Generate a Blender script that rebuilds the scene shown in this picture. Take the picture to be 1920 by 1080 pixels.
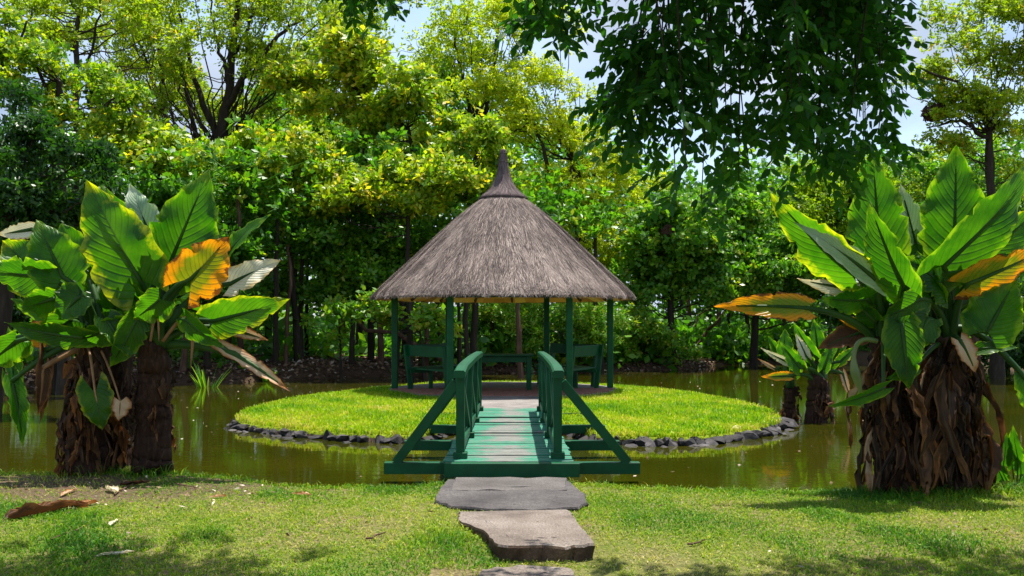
import bpy, math, random
import numpy as np
from mathutils import Vector
for o in list(bpy.data.objects): bpy.data.objects.remove(o)
SC = bpy.context.scene
COL = SC.collection
F = 1800.0; EYE = 1.5; HOR = 610.0      # focal length in photo pixels, eye height, horizon row

# ------------------------------------------------------------------ camera
cam = bpy.data.cameras.new('camera'); co = bpy.data.objects.new('camera', cam); COL.objects.link(co)
cam.sensor_width = 36; cam.lens = 36*F/1920; cam.shift_y = (HOR-540)/1920
cam.clip_start = 0.05; cam.clip_end = 3000
co.location = (0, 0, EYE); co.rotation_euler = (math.radians(90), 0, 0)
SC.camera = co

# ------------------------------------------------------------------ world, sun, exposure
SUN = Vector((0.15, 0.22, 0.95)).normalized()
w = bpy.data.worlds.new('World'); SC.world = w; w.use_nodes = True
nt = w.node_tree; nt.nodes.clear()
sky = nt.nodes.new('ShaderNodeTexSky'); sky.sky_type = 'NISHITA'; sky.sun_disc = False
sky.sun_elevation = math.asin(SUN.z); sky.sun_rotation = math.atan2(SUN.x, SUN.y)
sky.air_density = 1.0; sky.dust_density = 1.2; sky.ozone_density = 1.6
tc = nt.nodes.new('ShaderNodeTexCoord')
mp = nt.nodes.new('ShaderNodeMapping'); mp.inputs['Scale'].default_value = (1.0, 1.0, 2.2); mp.inputs['Location'].default_value = (0.35, 0.2, 0.1)
nz = nt.nodes.new('ShaderNodeTexNoise'); nz.inputs['Scale'].default_value = 2.6; nz.inputs['Detail'].default_value = 8; nz.inputs['Roughness'].default_value = 0.55
cr = nt.nodes.new('ShaderNodeValToRGB'); cr.color_ramp.elements[0].position = 0.36; cr.color_ramp.elements[1].position = 0.58
nz2 = nt.nodes.new('ShaderNodeTexNoise'); nz2.inputs['Scale'].default_value = 3.5; nz2.inputs['Detail'].default_value = 6
cc = nt.nodes.new('ShaderNodeValToRGB')
cc.color_ramp.elements[0].position = 0.3; cc.color_ramp.elements[0].color = (1.4, 1.85, 2.6, 1)
cc.color_ramp.elements[1].position = 0.68; cc.color_ramp.elements[1].color = (2.9, 3.25, 3.85, 1)
mx = nt.nodes.new('ShaderNodeMix'); mx.data_type = 'RGBA'
bg = nt.nodes.new('ShaderNodeBackground'); bg.inputs['Strength'].default_value = 0.13
wo = nt.nodes.new('ShaderNodeOutputWorld')
L = nt.links.new
L(tc.outputs['Generated'], mp.inputs['Vector']); L(mp.outputs['Vector'], nz.inputs['Vector']); L(mp.outputs['Vector'], nz2.inputs['Vector'])
L(nz.outputs['Fac'], cr.inputs['Fac']); L(nz2.outputs['Fac'], cc.inputs['Fac'])
L(cr.outputs['Color'], mx.inputs['Factor']); L(sky.outputs['Color'], mx.inputs['A']); L(cc.outputs['Color'], mx.inputs['B'])
L(mx.outputs['Result'], bg.inputs['Color']); L(bg.outputs['Background'], wo.inputs['Surface'])

sl = bpy.data.lights.new('sun', 'SUN'); sl.energy = 5.0; sl.angle = math.radians(0.53); sl.color = (1.0, 0.95, 0.86)
so = bpy.data.objects.new('sun', sl); COL.objects.link(so); so.location = (5, 10, 40)
so.rotation_euler = SUN.to_track_quat('Z', 'Y').to_euler()

SC.view_settings.view_transform = 'Standard'; SC.view_settings.look = 'None'
SC.view_settings.exposure = 1.1; SC.view_settings.gamma = 1.0; SC.view_settings.use_curve_mapping = False
SC.render.engine = 'CYCLES'
SC.cycles.max_bounces = 10; SC.cycles.diffuse_bounces = 6; SC.cycles.glossy_bounces = 3; SC.cycles.transmission_bounces = 6
SC.cycles.use_denoising = True
try: SC.cycles.sample_clamp_indirect = 6
except Exception: pass

# ------------------------------------------------------------------ helpers
def P(px, py, Y):                      # photo pixel at a known distance -> point
    return np.array([(px-960)/F*Y, Y, EYE-(py-HOR)/F*Y])
def GP(px, py, z=0.0):                 # photo pixel on a level surface -> point
    Y = (EYE-z)*F/(py-HOR)
    return np.array([(px-960)/F*Y, Y, z])
def unit(v):
    v = np.asarray(v, float); n = np.linalg.norm(v, axis=-1, keepdims=True); return v/np.maximum(n, 1e-9)

class MB:
    def __init__(s): s.v = []; s.f = {3: [], 4: []}; s.a = {3: [], 4: []}; s.uv = {3: [], 4: []}; s.n = 0; s.ng = []
    def add(s, v, f, rnd=0.5, uv=None):
        v = np.asarray(v, float).reshape(-1, 3); f = np.asarray(f, int)
        k = f.shape[1]
        s.v.append(v); s.f[k].append(f+s.n); s.n += len(v)
        s.a[k].append(np.broadcast_to(np.asarray(rnd, float), (len(f),)))
        s.uv[k].append(np.zeros((len(f), k, 2)) if uv is None else np.asarray(uv)[f])
    def ngon(s, idx, rnd=0.5): s.ng.append((list(idx), rnd))
    def box(s, c, size, rot=None, bev=0.0, rnd=0.5):
        c = np.asarray(c, float); h = np.asarray(size, float)/2
        if bev <= 0:
            v = np.array([[x, y, z] for x in (-1, 1) for y in (-1, 1) for z in (-1, 1)])*h
            f = [[0, 1, 3, 2], [4, 6, 7, 5], [0, 4, 5, 1], [2, 3, 7, 6], [0, 2, 6, 4], [1, 5, 7, 3]]
            if rot is not None: v = v@np.asarray(rot).T
            s.add(v+c, f, rnd); return
        b = min(bev, *(h*0.8)); v = []; ix = {}
        for x in (-1, 1):
            for y in (-1, 1):
                for z in (-1, 1):
                    for ax in range(3):
                        p = np.array([x, y, z])*(h-b); p[ax] = (x, y, z)[ax]*h[ax]
                        ix[(x, y, z, ax)] = len(v); v.append(p)
        q = []; t = []
        for ax in range(3):
            o1, o2 = [i for i in range(3) if i != ax]
            for sg in (-1, 1):
                loop = []
                for (a, bb) in ((-1, -1), (1, -1), (1, 1), (-1, 1)):
                    k = [0, 0, 0]; k[ax] = sg; k[o1] = a; k[o2] = bb; loop.append(ix[(*k, ax)])
                if (sg == 1) != (ax != 1): loop = loop[::-1]
                q.append(loop)
        for ax in range(3):       # edge bevels, edge along ax
            o1, o2 = [i for i in range(3) if i != ax]
            for a in (-1, 1):
                for bb in (-1, 1):
                    k0 = [0, 0, 0]; k0[ax] = -1; k0[o1] = a; k0[o2] = bb
                    k1 = list(k0); k1[ax] = 1
                    lp = [ix[(*k0, o1)], ix[(*k1, o1)], ix[(*k1, o2)], ix[(*k0, o2)]]
                    q.append(lp if (a*bb > 0) == (ax == 1) else lp[::-1])
        for x in (-1, 1):
            for y in (-1, 1):
                for z in (-1, 1):
                    lp = [ix[(x, y, z, 0)], ix[(x, y, z, 1)], ix[(x, y, z, 2)]]
                    t.append(lp if x*y*z > 0 else lp[::-1])
        v = np.array(v)
        if rot is not None: v = v@np.asarray(rot).T
        n0 = s.n; s.add(v+c, q, rnd)
        s.f[3].append(np.array(t)+n0); s.a[3].append(np.full(len(t), rnd)); s.uv[3].append(np.zeros((len(t), 3, 2)))
    def beam(s, p0, p1, wx, wz, bev=0.003, up=(0, 0, 1), rnd=0.5):
        p0 = np.asarray(p0, float); p1 = np.asarray(p1, float); d = p1-p0; ln = np.linalg.norm(d); d = d/ln
        up = np.asarray(up, float)
        if abs(d@up) > 0.95: up = np.array([0, 1.0, 0])
        sd = unit(np.cross(d, up)); u2 = np.cross(sd, d)
        s.box((p0+p1)/2, (wx, ln, wz), np.stack([sd, d, u2], 1), bev, rnd)
    def tube(s, path, r, k=8, rnd=0.5, cap=True, lump=0.0, rng=None):
        path = np.asarray(path, float); n = len(path); r = np.broadcast_to(np.asarray(r, float), (n,))
        t = unit(np.gradient(path, axis=0)); ref = np.array([0.31, 0.87, 0.11]) if abs(t[0, 2]) > 0.6 else np.array([0.05, 0.1, 1.0])
        a = unit(ref-(t@ref)[:, None]*t); b = np.cross(t, a)
        th = np.arange(k)*2*np.pi/k
        rr = r[:, None]*np.ones(k)
        if lump: rr = rr*(1+lump*(rng.random((n, k))-0.5)*2)
        v = path[:, None]+rr[..., None]*(np.cos(th)[None, :, None]*a[:, None]+np.sin(th)[None, :, None]*b[:, None])
        i = np.arange(n-1)[:, None]*k; j = np.arange(k)[None]; j2 = (j+1) % k
        q = np.stack([i+j, i+j2, i+k+j2, i+k+j], -1).reshape(-1, 4)
        uu = np.stack([np.broadcast_to(th/(2*np.pi), (n, k)), np.broadcast_to(np.linspace(0, 1, n)[:, None], (n, k))], -1).reshape(-1, 2)
        n0 = s.n; s.add(v.reshape(-1, 3), q, rnd, uu)
        if cap:
            s.ngon(range(n0+k-1, n0-1, -1), rnd); s.ngon(range(n0+(n-1)*k, n0+n*k), rnd)
    def build(s, name, mat, parent=None, smooth=False, origin=None, link=True):
        v = np.concatenate(s.v) if s.v else np.zeros((0, 3))
        if origin is not None: v = v-np.asarray(origin)
        loops = []; starts = []; tot = []; att = []; uvs = []; c = 0
        for k in (3, 4):
            if s.f[k]:
                f = np.concatenate(s.f[k]); loops.append(f.ravel()); m = len(f)
                starts.append(c+np.arange(m)*k); tot.append(np.full(m, k)); att.append(np.concatenate(s.a[k])); c += m*k
                uvs.append(np.concatenate(s.uv[k]).reshape(-1, 2))
        for g, rr in s.ng:
            loops.append(np.array(g)); starts.append(np.array([c])); tot.append(np.array([len(g)])); att.append(np.array([rr])); c += len(g)
            uvs.append(np.full((len(g), 2), 0.5))
        loops = np.concatenate(loops); starts = np.concatenate(starts); tot = np.concatenate(tot)
        me = bpy.data.meshes.new(name)
        me.vertices.add(len(v)); me.vertices.foreach_set('co', v.astype(np.float32).ravel())
        me.loops.add(len(loops)); me.loops.foreach_set('vertex_index', loops.astype(np.int32))
        me.polygons.add(len(starts)); me.polygons.foreach_set('loop_start', starts.astype(np.int32)); me.polygons.foreach_set('loop_total', tot.astype(np.int32))
        me.polygons.foreach_set('use_smooth', np.full(len(starts), bool(smooth)))
        at = me.attributes.new('rnd', 'FLOAT', 'FACE'); at.data.foreach_set('value', np.concatenate(att).astype(np.float32))
        ul = me.uv_layers.new(name='UVMap'); ul.data.foreach_set('uv', np.concatenate(uvs).astype(np.float32).ravel())
        me.update(); me.validate()
        me.materials.append(mat)
        return obj(name, me, parent, origin)

def obj(name, me, parent=None, origin=None):
    o = bpy.data.objects.new(name, me); COL.objects.link(o)
    if origin is not None: o.location = origin
    if parent is not None:
        o.parent = parent
        # children are built in world coordinates around the parent's origin
        o.location = Vector(o.location)-WL(parent)
    return o
def WL(o):
    l = Vector(o.location)
    while o.parent: o = o.parent; l = l+Vector(o.location)
    return l
def tag(o, label=None, cat=None, group=None, kind=None):
    if label: o['label'] = label
    if cat: o['category'] = cat
    if group: o['group'] = group
    if kind: o['kind'] = kind
    return o
def empty(name, loc, label=None, cat=None, group=None):
    o = bpy.data.objects.new(name, None); COL.objects.link(o); o.location = loc; o.empty_display_size = 0.1
    return tag(o, label, cat, group)
def share(src, parent, name=None):     # copy of a part sharing its mesh
    c = src.copy(); COL.objects.link(c); c.parent = parent
    return c
def sines(seed, n=7, f0=1.0):
    r = np.random.default_rng(seed); k = r.normal(size=(n, 3))*f0; ph = r.random(n)*6.28
    return lambda p: np.sin(np.asarray(p)@k.T+ph).mean(-1)*1.6

# ------------------------------------------------------------------ materials
class NT:
    def __init__(s, name):
        s.m = bpy.data.materials.new(name); s.m.use_nodes = True; s.t = s.m.node_tree; s.t.nodes.clear()
        s.out = s.n('ShaderNodeOutputMaterial')
    def n(s, ty, **kw):
        nd = s.t.nodes.new(ty)
        for k, v in kw.items():
            if k in nd.inputs and not hasattr(nd, k): nd.inputs[k].default_value = v
            else: setattr(nd, k, v)
        return nd
    def i(s, nd, **kw):
        for k, v in kw.items():
            k = k.replace('_', ' ')
            if hasattr(v, 'is_output'): s.t.links.new(v, nd.inputs[k])
            else: nd.inputs[k].default_value = v
        return nd
    def noise(s, scale, detail=4, vec=None, rough=0.55, out='Fac'):
        nd = s.n('ShaderNodeTexNoise'); nd.inputs['Scale'].default_value = scale; nd.inputs['Detail'].default_value = detail; nd.inputs['Roughness'].default_value = rough
        if vec is not None: s.t.links.new(vec, nd.inputs['Vector'])
        return nd.outputs[out]
    def ramp(s, fac, stops):
        nd = s.n('ShaderNodeValToRGB'); e = nd.color_ramp.elements
        while len(e) < len(stops): e.new(0.5)
        for el, (p, c) in zip(e, stops): el.position = p; el.color = (*c, 1) if len(c) == 3 else c
        s.t.links.new(fac, nd.inputs['Fac']); return nd.outputs['Color']
    def mix(s, fac, a, b, mode='MIX'):
        nd = s.n('ShaderNodeMix', data_type='RGBA', blend_type=mode)
        for k, v in (('Factor', fac), ('A', a), ('B', b)):
            if hasattr(v, 'is_output'): s.t.links.new(v, nd.inputs[k])
            else:
                sock = [x for x in nd.inputs if x.name == k and (x.type == 'RGBA' or k == 'Factor')][0]
                sock.default_value = v if k == 'Factor' else (*v, 1)
        if hasattr(a, 'is_output'):
            s.t.links.new(a, [x for x in nd.inputs if x.name == 'A' and x.type == 'RGBA'][0])
        if hasattr(b, 'is_output'):
            s.t.links.new(b, [x for x in nd.inputs if x.name == 'B' and x.type == 'RGBA'][0])
        return [x for x in nd.outputs if x.type == 'RGBA'][0]
    def math(s, op, a, b=0.0, c=None):
        nd = s.n('ShaderNodeMath', operation=op)
        for k, v in ((0, a), (1, b), (2, c)):
            if v is None: continue
            if hasattr(v, 'is_output'): s.t.links.new(v, nd.inputs[k])
            else: nd.inputs[k].default_value = v
        return nd.outputs[0]
    def attr(s, name='rnd'): return s.n('ShaderNodeAttribute', attribute_name=name).outputs['Fac']
    def coord(s, which='Object', scale=None):
        v = s.n('ShaderNodeTexCoord').outputs[which]
        if scale is None: return v
        m = s.n('ShaderNodeMapping'); m.inputs['Scale'].default_value = scale; s.t.links.new(v, m.inputs['Vector']); return m.outputs['Vector']
    def pos(s, scale=None):
        v = s.n('ShaderNodeNewGeometry').outputs['Position']
        if scale is None: return v
        m = s.n('ShaderNodeMapping'); m.inputs['Scale'].default_value = scale; s.t.links.new(v, m.inputs['Vector']); return m.outputs['Vector']
    def bump(s, h, strength=0.3, dist=0.02):
        b = s.n('ShaderNodeBump'); b.inputs['Strength'].default_value = strength; b.inputs['Distance'].default_value = dist
        s.t.links.new(h, b.inputs['Height']); return b.outputs['Normal']
    def principled(s, color, rough=0.6, spec=0.4, normal=None, **kw):
        p = s.n('ShaderNodeBsdfPrincipled')
        for k, v in (('Base Color', color), ('Roughness', rough), ('Specular IOR Level', spec)):
            if hasattr(v, 'is_output'): s.t.links.new(v, p.inputs[k])
            else: p.inputs[k].default_value = (*v, 1) if k == 'Base Color' else v
        if normal is not None: s.t.links.new(normal, p.inputs['Normal'])
        for k, v in kw.items(): p.inputs[k.replace('_', ' ')].default_value = v
        return p.outputs[0]
    def done(s, sh): s.t.links.new(sh, s.out.inputs['Surface']); return s.m

def leaf_mat(name, stops, tstops=None, trans=0.42, rough=0.4, spec=0.35):
    t = NT(name); a = t.attr(); col = t.ramp(a, stops)
    tcol = t.ramp(a, tstops) if tstops else t.mix(1.0, col, (1.35, 1.45, 0.5), 'MULTIPLY')
    p = t.principled(col, rough, spec)
    tr = t.n('ShaderNodeBsdfTranslucent'); t.t.links.new(tcol, tr.inputs['Color'])
    mxs = t.n('ShaderNodeMixShader'); mxs.inputs[0].default_value = trans
    t.t.links.new(p, mxs.inputs[1]); t.t.links.new(tr.outputs[0], mxs.inputs[2])
    return t.done(mxs.outputs[0])

M = {}
# tree foliage
M['leaf_lime'] = leaf_mat('lime leaves', [(0, (.11, .22, .006)), (.45, (.25, .36, .008)), (.8, (.38, .47, .010)), (1, (.50, .50, .02))], trans=.5, rough=.5, spec=.25)
M['leaf_tier'] = leaf_mat('broad yellow green leaves', [(0, (.055, .15, .009)), (.42, (.14, .27, .011)), (.72, (.32, .41, .012)), (.95, (.50, .52, .02)), (1, (.58, .44, .03))], rough=.45, spec=.35, trans=.48)
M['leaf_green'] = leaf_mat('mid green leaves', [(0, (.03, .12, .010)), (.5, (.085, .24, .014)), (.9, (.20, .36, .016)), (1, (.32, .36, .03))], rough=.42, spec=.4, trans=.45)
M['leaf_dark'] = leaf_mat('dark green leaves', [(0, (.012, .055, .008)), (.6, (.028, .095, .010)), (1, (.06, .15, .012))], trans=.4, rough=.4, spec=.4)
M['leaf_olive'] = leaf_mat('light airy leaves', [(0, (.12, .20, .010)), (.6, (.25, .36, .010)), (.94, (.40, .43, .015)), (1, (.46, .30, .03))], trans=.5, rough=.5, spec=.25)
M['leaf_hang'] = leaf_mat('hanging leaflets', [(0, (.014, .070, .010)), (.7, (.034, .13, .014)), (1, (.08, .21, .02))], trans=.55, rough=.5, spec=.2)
M['grass'] = leaf_mat('lawn grass', [(0, (.03, .13, .006)), (.35, (.11, .25, .008)), (.7, (.28, .36, .014)), (.9, (.42, .40, .08)), (1, (.50, .42, .22))], trans=.35, rough=.5, spec=.25)
M['island_grass'] = leaf_mat('island grass', [(0, (.055, .20, .006)), (.5, (.235, .37, .008)), (.9, (.39, .45, .012)), (1, (.50, .41, .12))], trans=.42, rough=.5, spec=.2)
M['litter'] = leaf_mat('dry litter', [(0, (.06, .03, .018)), (.5, (.14, .08, .045)), (.85, (.28, .18, .11)), (1, (.5, .42, .34))], trans=.1, rough=.7, spec=.2)

def bark(name, c0, c1, c2, sc=9):
    t = NT(name); v = t.pos((sc, sc, sc*.22)); n = t.noise(1.0, 6, v, .65)
    n2 = t.noise(.7, 3, t.pos())
    c = t.mix(n2, t.ramp(n, [(.3, c0), (.55, c1), (.75, c2)]), c0)
    return t.done(t.principled(c, .85, .2, t.bump(n, 1.0, .05)))
M['bark'] = bark('dark bark', (.018, .013, .009), (.05, .037, .026), (.10, .08, .06))
M['bark_red'] = bark('reddish brown bark', (.05, .025, .016), (.15, .085, .052), (.28, .19, .13))
M['bark_arum'] = bark('fibrous brown stem', (.018, .008, .005), (.075, .036, .020), (.20, .12, .08), 26)

def arum_leaf(name, base, base2, edge, edge_amt, trans, vein=(.10, .2, .02), rough=.3, brown=0.0, tgain=(2.3, 2.3, .5)):
    t = NT(name); uv = t.n('ShaderNodeUVMap').outputs[0]
    sp = t.n('ShaderNodeSeparateXYZ'); t.t.links.new(uv, sp.inputs[0])
    u = t.math('ABSOLUTE', t.math('MULTIPLY_ADD', sp.outputs[0], 2.0, -1.0)); s = sp.outputs[1]
    # lateral veins curving towards the tip
    ph = t.math('SUBTRACT', t.math('MULTIPLY', s, 74.0), t.math('MULTIPLY', u, 26.0))
    wv = t.math('POWER', t.math('MULTIPLY_ADD', t.math('SINE', ph), .5, .5), 6.0)
    mid = t.math('SUBTRACT', 1.0, t.math('SMOOTH_MIN', t.math('MULTIPLY', u, 22.0), 1.0, .2))
    mid = t.n('ShaderNodeClamp'); t.t.links.new(t.math('SUBTRACT', 1.0, t.math('MULTIPLY', u, 20.0)), mid.inputs[0]); mid = mid.outputs[0]
    n = t.noise(7, 6, t.coord('Object'), .65); n3 = t.noise(3.2, 4, t.coord('Object'), .6)
    col = t.mix(t.ramp(n3, [(.35, (0, 0, 0)), (.65, (1, 1, 1))]), base, base2)
    if edge_amt > 0:
        e = t.math('ADD', t.math('MULTIPLY', t.math('MAXIMUM', u, t.math('MULTIPLY_ADD', s, 1.25, -.25)), 1.0), t.math('MULTIPLY_ADD', n, 1.1, -.55))
        em = t.ramp(e, [(max(.02, .90-edge_amt), (0, 0, 0)), (min(1, 1.22-edge_amt), (1, 1, 1))])
        col = t.mix(em, col, edge)
        if brown > 0:
            em2 = t.ramp(e, [(1.0-brown, (0, 0, 0)), (min(1, 1.08-brown), (1, 1, 1))])
            col = t.mix(em2, col, (.13, .045, .015))
    spots = t.ramp(t.noise(34, 4, t.coord('Object'), .7), [(.66, (0, 0, 0)), (.72, (1, 1, 1))])
    col = t.mix(t.math('MULTIPLY', spots, .45), col, (.09, .06, .015))
    col = t.mix(t.math('MULTIPLY', wv, .08), col, vein); 
    tcol = t.mix(1.0, col, tgain, 'MULTIPLY')
    tcol = t.mix(t.math('MULTIPLY', mid, .85), tcol, (.01, .03, .005))
    tcol = t.mix(t.math('MULTIPLY', wv, .22), tcol, (.03, .08, .01))
    col = t.mix(t.math('MULTIPLY', mid, .5), col, (.10, .16, .05))
    h = t.math('SUBTRACT', t.math('MULTIPLY', n, .5), t.math('MULTIPLY', wv, 1.0))
    nrm = t.bump(h, .4, .012)
    p = t.principled(col, rough+.06, .32, nrm)
    tr = t.n('ShaderNodeBsdfTranslucent'); t.t.links.new(tcol, tr.inputs['Color']); t.t.links.new(nrm, tr.inputs['Normal'])
    m = t.n('ShaderNodeMixShader'); m.inputs[0].default_value = trans
    t.t.links.new(p, m.inputs[1]); t.t.links.new(tr.outputs[0], m.inputs[2])
    return t.done(m.outputs[0])
M['arum'] = arum_leaf('arum leaf green', (.010, .062, .004), (.042, .140, .006), (.12, .22, .010), .08, .5)
M['arum_yellow'] = arum_leaf('arum leaf yellowing', (.014, .075, .004), (.052, .150, .007), (.27, .30, .010), .13, .5, brown=.0)
M['arum_orange'] = arum_leaf('arum leaf orange', (.10, .19, .010), (.26, .28, .010), (.62, .27, .008), .46, .45, brown=.10, tgain=(1.5, 1.2, .4))
M['arum_pale'] = arum_leaf('arum leaf painted sky gloss', (.22, .34, .20), (.34, .44, .30), (.5, .55, .4), .1, .18, rough=.28, tgain=(1, 1.2, .6))  # sky reflection on glossy green leaves, painted as a lighter base colour
M['arum_white'] = arum_leaf('arum leaf whitish', (.58, .55, .40), (.72, .70, .58), (.62, .45, .2), .15, .25, vein=(.6, .55, .4), rough=.4, tgain=(1, 1, .8))  # near-white colour, on some arum leaves and dry scraps
M['arum_tan'] = arum_leaf('arum leaf dried tan', (.48, .30, .17), (.62, .46, .32), (.35, .14, .03), .3, .25, vein=(.3, .16, .08), rough=.6, brown=.08, tgain=(1, .9, .7))
M['arum_dead'] = arum_leaf('arum leaf dead brown', (.038, .018, .010), (.085, .040, .019), (.22, .10, .035), .22, .16, vein=(.06, .03, .015), rough=.7, tgain=(1.6, 1.1, .6))
M['arum_rust'] = arum_leaf('arum leaf rusty', (.09, .035, .014), (.16, .065, .022), (.30, .12, .03), .25, .2, vein=(.05, .02, .01), rough=.7, tgain=(1.5, 1, .5))
M['arum_husk'] = arum_leaf('arum leaf dark husk', (.014, .007, .004), (.035, .017, .010), (.10, .055, .032), .2, .08, vein=(.02, .01, .006), rough=.75)
M['stalk'] = (lambda t: t.done(t.principled(t.ramp(t.noise(3, 3, t.coord('Object')), [(.3, (.010, .042, .006)), (.7, (.032, .085, .012))]), .5, .2)))(NT('arum stalk'))
M['stalk_brown'] = (lambda t: t.done(t.principled(t.ramp(t.noise(5, 3, t.coord('Object')), [(.3, (.13, .06, .025)), (.7, (.28, .15, .06))]), .6, .3)))(NT('dry arum stalk'))
M['bud'] = (lambda t: t.done(t.principled(t.ramp(t.noise(4, 3, t.coord('Object')), [(.3, (.07, .12, .03)), (.7, (.16, .20, .06))]), .4, .4)))(NT('arum bud'))

def paint(name, worn):
    t = NT(name); v = t.coord('Object'); p = t.pos()
    n = t.noise(5, 5, p); g = t.noise(1.0, 6, t.pos((60, 60, 60)))
    base = t.ramp(n, [(.3, (.0015, .046, .017)), (.7, (.003, .082, .030))])
    chips = t.ramp(t.noise(26, 6, p, .7), [(.68, (0, 0, 0)), (.73, (1, 1, 1))])
    col = t.mix(t.math('MULTIPLY', chips, .35), base, (.10, .16, .11))
    return t.done(t.principled(col, .42, .22))
M['paint'] = paint('green gloss paint', 0)
def deckmat():
    t = NT('worn green deck boards'); p = t.pos(); sp = t.n('ShaderNodeSeparateXYZ'); t.t.links.new(p, sp.inputs[0])
    grain = t.noise(1.0, 6, t.pos((5, 90, 20)), .65); blotch = t.noise(1.6, 4, t.pos((1.6, .9, 1)), .6)
    wood = t.ramp(grain, [(.3, (.06, .055, .05)), (.5, (.145, .135, .125)), (.7, (.24, .225, .21))])
    green = t.ramp(grain, [(.3, (.006, .085, .045)), (.7, (.025, .22, .13))])
    x = t.math('ABSOLUTE', t.math('ADD', sp.outputs[0], .02))
    f = t.math('ADD', t.math('MULTIPLY', x, 1.35), t.math('MULTIPLY_ADD', blotch, 1.9, -.80))
    f = t.math('ADD', f, t.math('MULTIPLY_ADD', t.attr(), .35, -.17))
    f = t.math('ADD', f, t.math('MULTIPLY_ADD', grain, .5, -.25))
    m = t.ramp(f, [(.24, (.10, .10, .10)), (.55, (1, 1, 1))])
    col = t.mix(m, wood, green)
    return t.done(t.principled(col, .55, .35, t.bump(grain, .5, .006)))
M['deck'] = deckmat()
def thatchmat(name, lo, mid, hi):
    t = NT(name); a = t.attr(); n = t.noise(1.3, 4, t.pos()); 
    f = t.math('ADD', a, t.math('MULTIPLY_ADD', n, .6, -.3))
    return t.done(t.principled(t.ramp(f, [(.05, lo), (.5, mid), (.95, hi)]), .8, .15))
M['thatch'] = thatchmat('weathered thatch', (.038, .027, .025), (.15, .116, .104), (.38, .31, .27))
M['thatch_dark'] = thatchmat('dark thatch cap', (.05, .035, .04), (.13, .095, .095), (.26, .21, .20))
M['thatch_under'] = thatchmat('straw underside', (.32, .14, .03), (.58, .28, .07), (.70, .42, .14))

def stonemat(name, a, b, c, sc=7):
    t = NT(name); n = t.noise(sc, 6, t.pos(), .65); n2 = t.noise(sc*6, 4, t.pos(), .6)
    rr = t.n('ShaderNodeObjectInfo').outputs['Random']
    col = t.mix(t.math('MULTIPLY', n2, .4), t.ramp(t.math('ADD', n, t.math('MULTIPLY_ADD', rr, .3, -.15)), [(.3, a), (.55, b), (.75, c)]), b)
    return t.done(t.principled(col, .8, .3, t.bump(n2, .5, .02)))
M['stone'] = stonemat('dark basalt', (.010, .009, .009), (.035, .031, .032), (.12, .105, .11))
M['stone_pale'] = stonemat('pale stone', (.30, .22, .17), (.46, .36, .29), (.6, .5, .42))
def concretemat(name, a, b, c, speck=.5):
    t = NT(name); n = t.noise(2.2, 5, t.pos(), .6); n2 = t.noise(70, 3, t.pos(), .7); n3 = t.noise(160, 2, t.pos())
    col = t.ramp(n, [(.3, a), (.5, b), (.72, c)])
    col = t.mix(t.math('MULTIPLY', t.ramp(n2, [(.42, (1, 1, 1)), (.6, (0, 0, 0))]), speck), col, (a[0]*.35, a[1]*.35, a[2]*.35))
    return t.done(t.principled(col, .85, .25, t.bump(t.math('ADD', n2, n3), .6, .006)))
M['concrete'] = concretemat('rough concrete', (.09, .068, .055), (.185, .15, .125), (.27, .23, .20), .6)
M['concrete_grey'] = concretemat('grey concrete', (.13, .11, .10), (.20, .18, .165), (.27, .245, .225), .35)
M['tarmac'] = concretemat('dark tarmac', (.045, .04, .04), (.085, .076, .074), (.13, .118, .112), .6)
M['plate'] = concretemat('worn cement', (.075, .066, .062), (.115, .102, .096), (.16, .145, .135), .55)
M['soilface'] = concretemat('broken slab face', (.035, .02, .012), (.09, .055, .033), (.18, .12, .075), .5)
def floormat():
    t = NT('red brick floor'); n = t.noise(6, 4, t.pos()); 
    return t.done(t.principled(t.ramp(t.math('ADD', t.math('MULTIPLY', t.attr(), .6), t.math('MULTIPLY', n, .4)), [(.2, (.14, .06, .045)), (.5, (.24, .11, .08)), (.8, (.33, .19, .15))]), .8, .25, t.bump(n, .3, .01)))
M['brick'] = floormat()
def groundmat():
    t = NT('lawn earth'); p = t.pos(); sp = t.n('ShaderNodeSeparateXYZ'); t.t.links.new(p, sp.inputs[0])
    n = t.noise(1.1, 5, p, .6); n2 = t.noise(38, 6, p, .75)
    lawn = t.mix(t.ramp(n, [(.38, (0, 0, 0)), (.62, (1, 1, 1))]), t.ramp(n2, [(.25, (.03, .05, .008)), (.5, (.10, .13, .018)), (.75, (.22, .24, .05))]), t.ramp(n2, [(.25, (.05, .036, .018)), (.5, (.15, .12, .05)), (.75, (.34, .28, .15))]))
    soil0 = t.ramp(n2, [(.3, (.04, .028, .016)), (.55, (.11, .075, .045)), (.75, (.22, .16, .10))])
    soil = t.ramp(n2, [(.3, (.025, .016, .010)), (.55, (.07, .042, .026)), (.75, (.13, .085, .055))])
    dx = t.math('MULTIPLY', t.math('ADD', sp.outputs[0], 3.9), .38); dy = t.math('MULTIPLY', t.math('ADD', sp.outputs[1], -9.1), .75)
    dd = t.math('ADD', t.math('SQRT', t.math('ADD', t.math('MULTIPLY', dx, dx), t.math('MULTIPLY', dy, dy))), t.math('MULTIPLY_ADD', n2, .9, -.45))
    lawn = t.mix(t.ramp(dd, [(.55, (1, 1, 1)), (.95, (0, 0, 0))]), lawn, soil0)
    col = t.mix(t.ramp(t.math('MULTIPLY', sp.outputs[1], .01), [(.115, (0, 0, 0)), (.125, (1, 1, 1))]), lawn, soil)
    return t.done(t.principled(col, .9, .15, t.bump(n2, .8, .03)))
M['ground'] = groundmat()
def islandmat():
    t = NT('island turf'); n2 = t.noise(9, 5, t.pos(), .65)
    return t.done(t.principled(t.ramp(n2, [(.3, (.10, .15, .005)), (.7, (.22, .28, .008))]), .9, .15, t.bump(n2, .6, .03)))
M['island'] = islandmat()
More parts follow.
